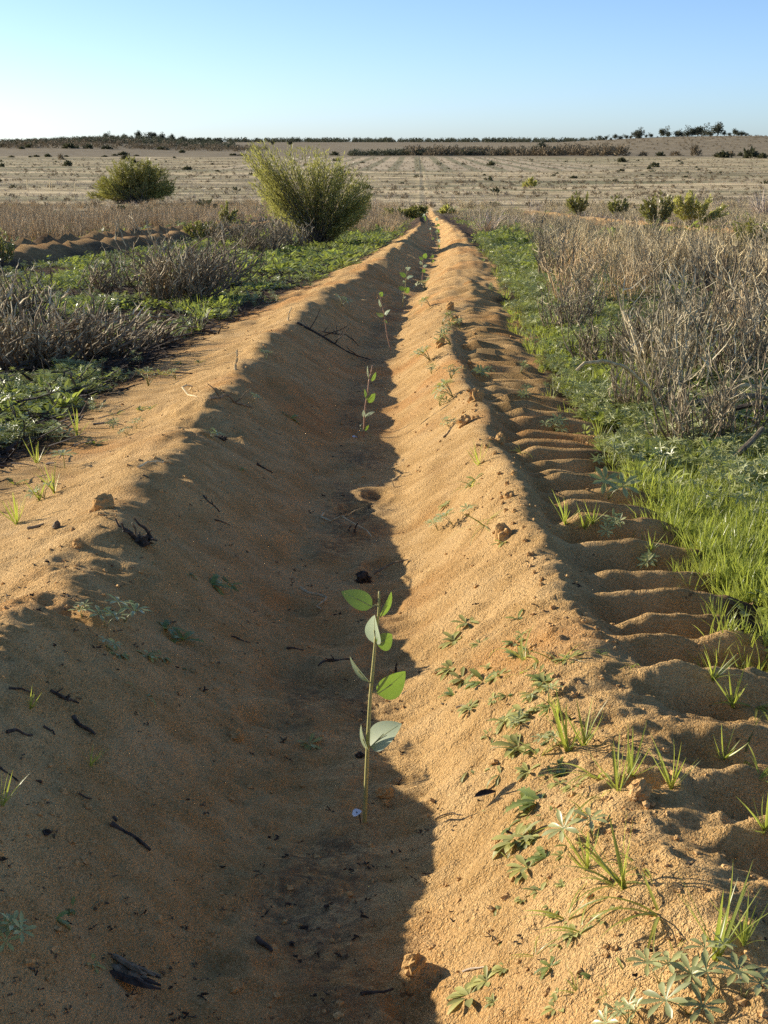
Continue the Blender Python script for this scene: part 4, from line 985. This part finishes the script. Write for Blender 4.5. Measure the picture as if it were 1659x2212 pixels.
# left: dry heaps
def heap(x, y, px, n, h, lean, drift, label, mat='deadgrey', rad=.010, group='bare dry shrubs left of the furrow', cv=.28):
    b = hit(x, y); k = px * mpp(b.y); o = empty('dry_shrub', b); tag(o, label, 'dry shrub', group)
    a_, b_ = stick_shrub(n, h * k, .30 * k, lean, rad, cv, 3, drift)
    obj('stems', a_.mesh('dry_stems', M['wood']), o)['kind'] = 'stuff'; obj('twigs', b_.mesh('dry_twigs', M[mat]), o)['kind'] = 'stuff'  # dark stems with pale twigs: backlit shade and bright edges put into colour
    return o
heap(385, 655, 190, 150, .75, .75, (.25, 0), 'dense dark dry shrub in the middle of the left side')
heap(450, 620, 150, 90, .7, .7, (.4, 0), 'dry shrub leaning right behind the dense dark one')
heap(60, 790, 240, 120, .62, .8, (.3, -.1), 'big tangled dry shrub at the left edge')
heap(170, 770, 200, 90, .5, .9, (.9, 0), 'flattened dry branches sprawling right of the left-edge shrub')
heap(280, 750, 160, 60, .45, .8, (1.2, -.1), 'low bleached branches lying toward the furrow')
heap(20, 700, 150, 70, .8, .5, (.2, 0), 'upright dry shrub behind the left-edge tangle')
heap(560, 550, 130, 110, .62, .6, (.2, 0), 'grey twiggy shrub in front of the big green bush')
heap(630, 540, 90, 80, .7, .5, (-.1, 0), 'grey twiggy shrub touching the big bush at its left foot')
heap(500, 530, 110, 80, .6, .6, (0, 0), 'grey shrub behind the dense dark dry one')
heap(420, 715, 60, 26, .7, .35, (.1, 0), 'small clump of bare stalks near the left crest')
heap(215, 640, 110, 36, .85, .35, (.15, 0), 'sparse tall dead stalks among the green weeds on the left')
heap(300, 620, 100, 30, .8, .4, (.3, 0), 'sparse dead stalks left of the dense dark shrub')
RG = 'nearest dry shrubs of the right thicket'
heap(1480, 975, 200, 46, 1.05, .45, (.1, 0), 'nearest dry shrub of long crossing stalks above the grass', rad=0.0043, group=RG, cv=.12)
heap(1590, 960, 230, 40, 1.05, .5, (.15, 0), 'tall sparse dry shrub at the right edge above the grass', rad=0.0046, group=RG, cv=.14)
heap(1390, 900, 190, 50, 1.0, .4, (-.05, 0), 'dry shrub with dark crossing stems beside the arching branch', rad=0.0041, group=RG, cv=.14)
heap(1300, 800, 150, 50, .95, .4, (0, 0), 'dry shrub at the left foot of the thicket beside the lupins', rad=0.0047, group=RG, cv=.12)
heap(1560, 830, 210, 60, .95, .5, (.1, 0), 'dense dry shrub behind the logs at right', rad=0.0054, group=RG, cv=.14)
heap(1650, 800, 210, 60, 1.0, .5, (-.1, 0), 'dense dry shrub cut off by the right edge', rad=0.0054, group=RG, cv=.14)
heap(1430, 800, 190, 56, .95, .45, (.1, 0), 'bushy dry shrub in the middle of the thicket front', rad=0.0054, group=RG, cv=.13)
heap(1220, 720, 120, 46, .95, .4, (0, 0), 'smaller dry shrub where the thicket narrows beside the strip', rad=0.0054, group=RG, cv=.12)
# leaning and fallen branches on the right
def branch(pts, r0, r1, label, mat=D):
    b = pts[0]; o = empty('fallen_branch', b); tag(o, label, 'branch', 'loose branches in the right thicket'); mb = MB(); q = []
    for i in range(len(pts) - 1): q += [c - b for c in crooked(pts[i], pts[i + 1], 4, .05)[:-1]]
    q.append(pts[-1] - b); mb.tube(q, r0, r1, 7, .5); obj('limb', mb.mesh('limb', mat), o)
g = hit(1440, 905).y
branch([at(1245, 800, g - .3), at(1262, 784, g - .3), at(1300, 780, g - .25), at(1345, 790, g - .2), at(1400, 835, g - .1), hit(1440, 905)], .0055, .008, 'bare grey branch arching out over the grass strip', D)
g = hit(1562, 1010).y
branch([hit(1562, 1010), at(1600, 975, g), at(1648, 925, g + .1)], .011, .009, 'thick brown stick leaning up at the right edge', Wd)
g = hit(1600, 925)
for i, (x0, y0, x1, y1, r) in enumerate([(1480, 905, 1659, 892, .016), (1520, 880, 1690, 872, .013), (1560, 918, 1690, 925, .012)]):
    branch([hit(x0, y0) + Vector((0, 0, .05)), hit((x0 + x1) / 2, (y0 + y1) / 2) + Vector((0, 0, .09)), hit(x1, y1) + Vector((0, 0, .06))], r, r * .7, ['thick grey log lying in the right thicket', 'grey log lying behind the thickest one', 'dark log in front of the grey logs at the right edge'][i], [Wd, D, C][i])

# dry scrub masses beyond
def d_scrubl(s, X, Y): return np.clip(sstep(-.25, .1, patch(X, Y, .12, 80)) * sstep(np.where(Y > 35, 1.0, 2), np.where(Y > 35, 2.0, 4.5), -s) * (1 - .95 * sstep(2.0, 1.3, np.abs(s + 6.7)) * (Y < 60)) * sstep(18, 26, Y) * np.where(Y < 40, sstep(-7.5, -9, s), 1), 0, 1)
p = sample(11000, -48, -1.0, 18, 125, d_scrubl, 1.3)
scatter('dry_scrub', p, rz(p), .12, sc_(p, .35, .70), VD, 'brown-grey dry scrub filling the field left of the big bush', 'dry scrub')
def d_scrubr(s, X, Y): return np.clip(sstep(-.3, .1, patch(X, Y, .12, 82)) * sstep(np.where(Y > 35, 1.0, 1.4), np.where(Y > 35, 1.8, 2.4), s) * (1 - .95 * sstep(1.7, 1.1, np.abs(s - 6.9))) * sstep(14, 20, Y), 0, 1)
p = sample(11000, 1.0, 46, 14, 130, d_scrubr, 1.3)
scatter('dry_scrub', p, rz(p), .12, sc_(p, .28, .55), VG2, 'grey dry scrub covering the field beyond the right thicket', 'dry scrub')
p = sample(5000, -48, 48, 22, 130, lambda s, X, Y: sstep(.05, .3, patch(X, Y, .10, 84)) * sstep(1.0, 2.0, np.abs(s)), 1.4)
scatter('leafy_cover', p, rz(p), .2, sc_(p, .25, .6), VC, 'green low weeds between the dry scrub of the middle field', 'ground cover')
p = sample(5000, -60, 60, 40, 160, lambda s, X, Y: sstep(-.1, .3, patch(X, Y, .07, 85)) * sstep(1.0, 2.5, np.abs(s)), 1.2)
scatter('straw_grass', p, rz(p), .2, sc_(p, .3, .6), VS, 'pale straw grass scattered through the middle field', 'straw')
def d_far(s, X, Y): return sstep(-.15, .25, fbm(X * .012, Y * .05, 3, 86)) * .9
p = sample(22000, -240, 240, 110, 640, d_far, 1.25)
scatter('plain_scrub', p, rz(p), .1, sc_(p, .22, .48), VHG, 'low grey scrub dotted in streaks over the far plain', 'scrub')
p = sample(26000, -240, 240, 110, 640, lambda s, X, Y: 1 - d_far(s, X, Y), 1.25)
scatter('plain_straw', p, rz(p), .1, sc_(p, .35, .65), VS, 'pale dry grass in streaks over the far plain', 'straw')
p = sample(900, -240, 240, 90, 600, lambda s, X, Y: sstep(0, .3, fbm(X * .02, Y * .03, 3, 88)), 1.3)
scatter('plain_bushes', p, rz(p), .1, sc_(p, .4, 1.0), VH, 'low dark green heath specks over the far plain', 'heath')

# green verge at the far end of the furrow
p = sample(5000, -6, 6, 18, 70, lambda s, X, Y: sstep(.9, 1.4, np.abs(s)) * sstep(4.5, 1.5, np.abs(s)), 1.3)
scatter('leafy_cover', p, rz(p), .2, sc_(p, .18, .36), VC, 'green verge on both sides of the far furrow', 'ground cover')

# ------------------------------------------------------------------ the green bushes
def fan_bush(b, tips, nst, nlf, ll, lw, mat, name, label, depth=.5, basew=.12, up=.25, cat='bush', grp=None, lowest=.22):
    """bush of many thin upright branches from one foot; tips: (x, z, weight) outline points in metres from the foot"""
    root = empty(name, b); tag(root, label, cat, grp)
    st = MB(); V = []; T = []; n = 0
    tx = np.array([t[0] for t in tips]); tz = np.array([t[1] for t in tips]); H = tz.max()
    allp = []
    for i in range(nst):
        t = random.random() * (len(tips) - 1); j = int(t); f = t - j
        ex = tx[j] * (1 - f) + tx[j + 1] * f; ez = tz[j] * (1 - f) + tz[j + 1] * f; k = U(.45, 1.04) ** .6
        e = Vector((ex * k, U(-1, 1) * depth * math.sqrt(max(.05, 1 - (ez / H) ** 2 * .6)), ez * k)); p = Vector((U(-1, 1) * basew, U(-1, 1) * basew, -.05))
        mid = p.lerp(e, .5) + Vector((U(-.1, .1), U(-.1, .1), up * H * .25))
        pts = [p * (1 - q) ** 2 + mid * 2 * q * (1 - q) + e * q * q for q in [i_ / 6 for i_ in range(7)]]
        st.tube(pts, .010 * H / 1.9, .002, 3, .4, False); allp.append(pts)
    rs = np.random.default_rng(nst + nlf)
    A = np.array([[tuple(q) for q in pts] for pts in allp]); bi = rs.integers(0, nst, nlf); tt = lowest + (1 - lowest) * rs.random(nlf) ** .75
    k0 = np.minimum((tt * 6).astype(int), 5); fr = tt * 6 - k0
    P = A[bi, k0] * (1 - fr)[:, None] + A[bi, k0 + 1] * fr[:, None]; Dr = A[bi, k0 + 1] - A[bi, k0]; Dr /= np.linalg.norm(Dr, axis=1)[:, None] + 1e-9
    d = Dr + rs.normal(0, .42, (nlf, 3)) + np.array([0, 0, .18]); d /= np.linalg.norm(d, axis=1)[:, None]
    sd = np.cross(d, rs.normal(0, 1, (nlf, 3))); sd /= np.linalg.norm(sd, axis=1)[:, None]
    P = P + rs.normal(0, .02 * H, (nlf, 3)); l = ll * (.6 + .8 * rs.random(nlf))[:, None]; wv = lw * (.7 + .6 * rs.random(nlf))[:, None]
    V = np.stack([P, P + d * l * .45 + sd * wv * .5, P + d * l, P + d * l * .45 - sd * wv * .5], 1).reshape(-1, 3)
    V[:, 2] = np.maximum(V[:, 2], .02)
    tint = np.repeat(np.clip(.15 + .55 * rs.random(nlf) + .3 * (tt - .5), 0, 1), 4)
    obj('branches', st.mesh('bush_branches', M['bark']), root)
    obj('foliage', fastmesh('bush_foliage', V, np.arange(nlf * 4).reshape(-1, 4), tint, mat), root)
    return root
b = hit(690, 532); k = mpp(b.y)
def o_(pts, bx, by, k): return [((x - bx) * k, (by - y) * k) for x, y in pts]
fan_bush(b, o_([(585, 455), (555, 400), (543, 350), (560, 330), (600, 324), (650, 326), (700, 338), (740, 360), (775, 385), (800, 415), (795, 450), (765, 480)], 690, 532, k), 230, 26000, 5.2 * k * 1.7, 1.5 * k, M['bush'], 'green_bush', 'big feathery green bush standing left of the furrow', 1.0, .16)
b = hit(290, 440); k = mpp(b.y)
fan_bush(b, o_([(185, 425), (200, 405), (225, 380), (245, 358), (280, 350), (320, 356), (345, 375), (365, 400), (362, 425)], 280, 440, k), 200, 17000, 4.5 * k * 1.6, 1.5 * k, M['bush2'], 'green_bush', 'rounded dark green bush beyond the dry scrub at left', 2.2, 1.7)
for (bx, by, pts, nst, nl, mt, lab) in [
    (1250, 470, [(1225, 445), (1232, 425), (1250, 415), (1268, 425), (1275, 445)], 26, 700, 'olive', 'olive leafy shrub above the right thicket, left of the yellow-green one'),
    (1335, 470, [(1312, 450), (1318, 432), (1335, 425), (1352, 432), (1358, 450)], 24, 600, 'olive', 'small olive shrub between two larger ones on the right'),
    (1420, 490, [(1375, 460), (1385, 435), (1410, 425), (1434, 412), (1448, 440), (1455, 460)], 40, 1300, 'olive', 'leafy shrub with a tall yellow-green shoot on the right'),
    (1500, 490, [(1440, 450), (1460, 428), (1500, 420), (1530, 425), (1560, 445), (1570, 465)], 50, 2000, 'bush', 'broad pale green broom-like bush on the right'),
    (1625, 575, [(1575, 520), (1588, 485), (1610, 468), (1640, 475), (1660, 500), (1675, 540)], 60, 1600, 'olive', 'olive leafy bush at the right edge behind the thicket'),
    (5, 575, [(-40, 540), (-30, 510), (0, 498), (25, 510), (38, 540)], 40, 1000, 'olive', 'dark olive bush cut off by the left edge'),
    (490, 490, [(468, 470), (475, 455), (490, 442), (505, 455), (515, 470)], 24, 500, 'olive', 'small dark bush behind the grey shrubs left of the big bush'),
    (430, 520, [(400, 500), (410, 485), (440, 480), (470, 488), (490, 505)], 30, 700, 'olive', 'low olive bush behind the dense dry shrub'),
    (905, 462, [(885, 458), (893, 450), (905, 446), (918, 450), (924, 458)], 24, 500, 'bush2', 'dark bush closing the far end of the furrow on its left'),
    (965, 462, [(948, 458), (955, 450), (968, 446), (980, 452), (988, 459)], 24, 500, 'bush', 'green bush closing the far end of the furrow on its right'),
    (870, 475, [(820, 468), (840, 455), (870, 450), (900, 452), (915, 468)], 40, 1000, 'bush2', 'low dark bush at the left of the far furrow end'),
    (1145, 405, [(1130, 400), (1138, 390), (1150, 388), (1160, 398)], 16, 300, 'bush', 'small green bush in the field right of the furrow end')]:
    b = hit(bx, by); k = mpp(b.y)
    fan_bush(b, o_(pts, bx, by, k), nst, nl, 6.0 * k * 1.2, 3.0 * k, M[mt], 'leafy_shrub', lab, 16 * k, 4 * k, .1, 'shrub', 'leafy shrubs of the middle field', .3)
# pale feathery grass tussocks
for (x, y, px, lab) in [(1052, 505, 60, 'pale straw tussock right of the far furrow'), (1655, 470, 70, 'pale straw tussock at the right edge')]:
    b = hit(x, y); k = px * mpp(b.y); mb = grass_clump(130, 1.0, .30, .022, 1.3); o = obj('straw_tussock', mb.mesh('straw_tussock', M['straw'])); o.location = b; o.scale = (k, k, k); tag(o, lab, 'tussock', 'pale straw tussocks')

# ------------------------------------------------------------------ far bushes, trees, woods
FB = [puff(260, .75, .20, .42).mesh('far_bush_leaves', M['heath']) for _ in range(3)]
FBG = [puff(260, 1.0, .10, .5).mesh('far_bush_leaves', M['heathgrey']) for _ in range(2)]
def e1(x, y): return .3333 * x, 276.5 + .3333 * y
def e2(x, y): return 553 + .3333 * x, 276.5 + .3333 * y
def e3(x, y): return 1106 + .3333 * x, 259 + .3333 * y
FARB = [e1(20, 125) + (45, 30), e1(195, 128) + (65, 30), e1(140, 137) + (35, 18), e1(450, 132) + (100, 36), e1(575, 134) + (60, 34), e1(690, 137) + (75, 25), e1(310, 188) + (45, 24), e1(235, 188) + (45, 16), e1(75, 190) + (42, 13), e1(430, 187) + (30, 14), e1(440, 247) + (60, 42),
    e1(800, 178) + (72, 28), e1(810, 205) + (62, 28), e1(865, 228) + (62, 28), e1(1180, 161) + (40, 22), e1(1215, 273) + (62, 30), e1(1130, 195) + (20, 13), e1(1050, 141) + (80, 25), e1(975, 132) + (40, 26), e1(680, 187) + (40, 12), e1(15, 252) + (36, 30), e1(1515, 179) + (62, 16), e1(1580, 181) + (60, 16), e1(1410, 283) + (30, 16), e1(1240, 139) + (60, 18), e1(195, 190) + (24, 13), e1(1375, 238) + (22, 14), e1(745, 180) + (40, 14), e1(885, 181) + (36, 10),
    e2(520, 216) + (52, 24), e2(550, 288) + (46, 30), e2(690, 227) + (36, 14), e2(1525, 243) + (55, 30), e2(510, 178) + (60, 28), e2(1480, 308) + (26, 14), e2(945, 362) + (34, 18), e2(1540, 500) + (80, 30),
    e3(712, 274) + (60, 34), e3(925, 306) + (72, 34), e3(890, 320) + (36, 22), e3(710, 332) + (48, 18), e3(400, 379) + (56, 22), e3(670, 402) + (42, 26), e3(1125, 374) + (40, 16), e3(1365, 245) + (112, 46), e3(1545, 248) + (112, 70), e3(1625, 250) + (60, 40), e3(960, 234) + (62, 30), e3(270, 363) + (32, 16), e3(1210, 325) + (26, 14), e3(1290, 346) + (34, 14), e3(845, 357) + (26, 12), e3(895, 365) + (30, 11), e3(1480, 235) + (40, 26), e3(1080, 270) + (26, 14)]
FARG = [e3(705, 234) + (112, 60), e3(1185, 232) + (72, 60), e3(600, 234) + (60, 50), e1(395, 205) + (46, 32), e3(1420, 236) + (60, 30), e3(500, 236) + (60, 40), e3(1060, 232) + (80, 26), e3(850, 234) + (70, 26)]
def farset(lst, pool, txt, group):
    for i, (x, y, wpx, hpx) in enumerate(sorted(lst)):
        b = hit(x, y); k = mpp(b.y) / 3.0
        o = obj('far_bush', random.choice(pool)); o.location = b - Vector((0, 0, .1)); o.scale = (wpx * k * .5, wpx * k * .5, hpx * k); o.rotation_euler = (0, 0, U(0, 6.28))
        side = 'left' if x < 553 else 'middle' if x < 1106 else 'right'
        tag(o, txt + (', %s from the left' % ORD[i] if i < len(ORD) else ', far right of the row'), 'bush', group)
half = sorted(FARB)
farset(half[:29], FB, 'dark round bush on the left part of the far plain', 'dark bushes on the left far plain')
farset(half[29:], FB, 'dark bush on the right part of the far plain', 'dark bushes on the right far plain')
farset(FARG, FBG, 'grey-brown leafless bush below the far hills', 'grey bushes below the far hills')
# trees on the skyline of the right hill
def tree_proto(h=1.0):
    t = MB(); t.tube(crooked((0, 0, -.05), (U(-.05, .05), 0, .75), 5, .05), .028, .012, 5, .4)
    tips = []
    for i in range(9):
        z = U(.08, .6); e = Vector((U(-.36, .36), U(-.36, .36), z + U(.12, .34))); t.tube([(0, 0, z), e * .6 + Vector((0, 0, z * .35)), e], .011, .004, 3, .4, False); tips.append(e)
    c = MB()
    for i in range(620):
        e = random.choice(tips); p = e * U(.6, 1.0) + Vector((U(-1, 1), U(-1, 1), U(-1.6, .8))) * .16; p.z = max(p.z, .06)
        c.blade(p, rdir(-20, 80), rdir(-30, 80), U(.08, .16), U(.04, .08), LANCE, .2, .2, 2, U(0, 1))
    return t.mesh('trunk', M['bark']), c.mesh('crown', M['tree'])
TP = [tree_proto() for _ in range(4)]
def tree(x, y, hpx, label, group, Y=None, wide=1.0):
    b = hit(x, y) if Y is None else Vector((ray(x, y)[0] * Y / ray(x, y)[1], Y, 0)); b.z = gh(b.x, b.y)
    h = hpx * mpp(b.y); o = empty('far_tree', b); o.scale = (h * wide, h * wide, h); o.rotation_euler = (0, 0, U(0, 6.28)); tag(o, label, 'tree', group)
    a_, c_ = random.choice(TP); obj('trunk', a_, o); obj('crown', c_, o)
TR = [(560, 32), (590, 20), (612, 27), (640, 18), (670, 32), (700, 27), (740, 27), (770, 20), (800, 50), (832, 56), (870, 20), (900, 27), (985, 58), (1010, 40), (1070, 48), (1100, 36), (1135, 50), (1165, 58), (1200, 52), (1225, 68), (1255, 42), (1285, 42), (1330, 78), (1372, 30), (1400, 22), (1440, 42), (1465, 32), (1490, 32), (1520, 20)]
for i, (x, hz) in enumerate(TR):
    xd = 1106 + x / 3.0
    tree(xd, 305, hz / 3.0 * 1.15, 'dark tree on the right skyline, %s from the left' % ORD[i], 'trees on the right skyline', 1118 + U(-15, 15), U(1.0, 1.5))
for i, (xd, hz, Y) in enumerate(sorted([(1171, 24, 760), (1157, 18, 770), (1132, 14, 765), (1090, 10, 760), (1035, 12, 770), (1010, 9, 765), (1200, 14, 770)])):
    tree(xd, 330, hz * 1.3, 'tree rising above the dark wood right of centre, %s from the left' % ORD[i], 'trees above the dark wood', Y, 1.0)
def wood(name, n, fx, y0, y1, smin, smax, coll, label, cat='wood'):
    Y = y0 + rng.random(n) * (y1 - y0); xd = fx(rng.random(n)); X = (xd - CXP) / FPX * Y * 1.033
    p = np.stack([X, Y, terrain(X, Y) - .2], -1)
    scatter(name, p, rz(p), .15, smin + (smax - smin) * rng.random(n), coll, label, cat)
VW = variants('wood_puff', [lambda: puff(90, 1.25, .16, .42) for _ in range(4)], M['tree'])
VWG = variants('wood_grey_puff', [lambda: puff(90, 1.25, .13, .42) for _ in range(4)], M['heathgrey'])
wood('scrub_wood', 420, lambda r: 870 + 430 * r ** 1.05, 730, 800, 1.6, 3.6, VWG, 'brown-grey wood in a long band right of centre below the skyline')
wood('scrub_wood', 300, lambda r: 760 + 420 * r, 735, 770, 1.0, 2.6, VW, 'dark understorey along the foot of the wood right of centre')
wood('hill_wood', 900, lambda r: -30 + 560 * r, 1000, 1180, 1.2, 2.6, VW, 'dark wood covering the low hill on the left skyline')
wood('hill_wood', 500, lambda r: -30 + 620 * r, 900, 1050, 1.2, 2.6, VWG, 'grey scrub on the slope below the left hill wood')
wood('skyline_wood', 700, lambda r: 380 + 900 * r, 2050, 2350, 2.0, 5.5, VW, 'thin dark line of woodland along the middle skyline')
wood('skyline_wood', 420, lambda r: 1240 + 440 * r, 1500, 1700, 1.5, 3.0, VW, 'low dark woodland on the right skyline behind the hill trees')
wood('hill_heath', 500, lambda r: 1180 + 500 * r, 850, 1120, .5, 1.3, VHG, 'low heath speckling the slope of the right hill', 'heath')
for i, xd in enumerate([232, 270, 300, 322, 335, 352, 372, 395, 428, 470, 500, 590, 625]):
    tree(xd, 305, U(13, 20), 'taller tree along the left skyline wood, %s from the left' % ORD[i], 'taller trees on the left skyline', 1160 if xd < 520 else 1350, 1.1)
# thin fence posts in the left field
for i, (x, y, h) in enumerate([(60, 412, 21), (108, 412, 24), (113, 414, 20), (162, 414, 18)]):
    b = hit(x, y); k = mpp(b.y); mb = MB(); mb.tube([(0, 0, -.1), (U(-.03, .03), 0, h * k * .5), (U(-.06, .06), 0, h * k)], .05, .045, 5, .6)
    o = obj('fence_post', mb.mesh('fence_post', D)); o.location = b; tag(o, 'thin grey fence post in the straw field at left, %s from the left' % ORD[i], 'fence post', 'fence posts in the left field')
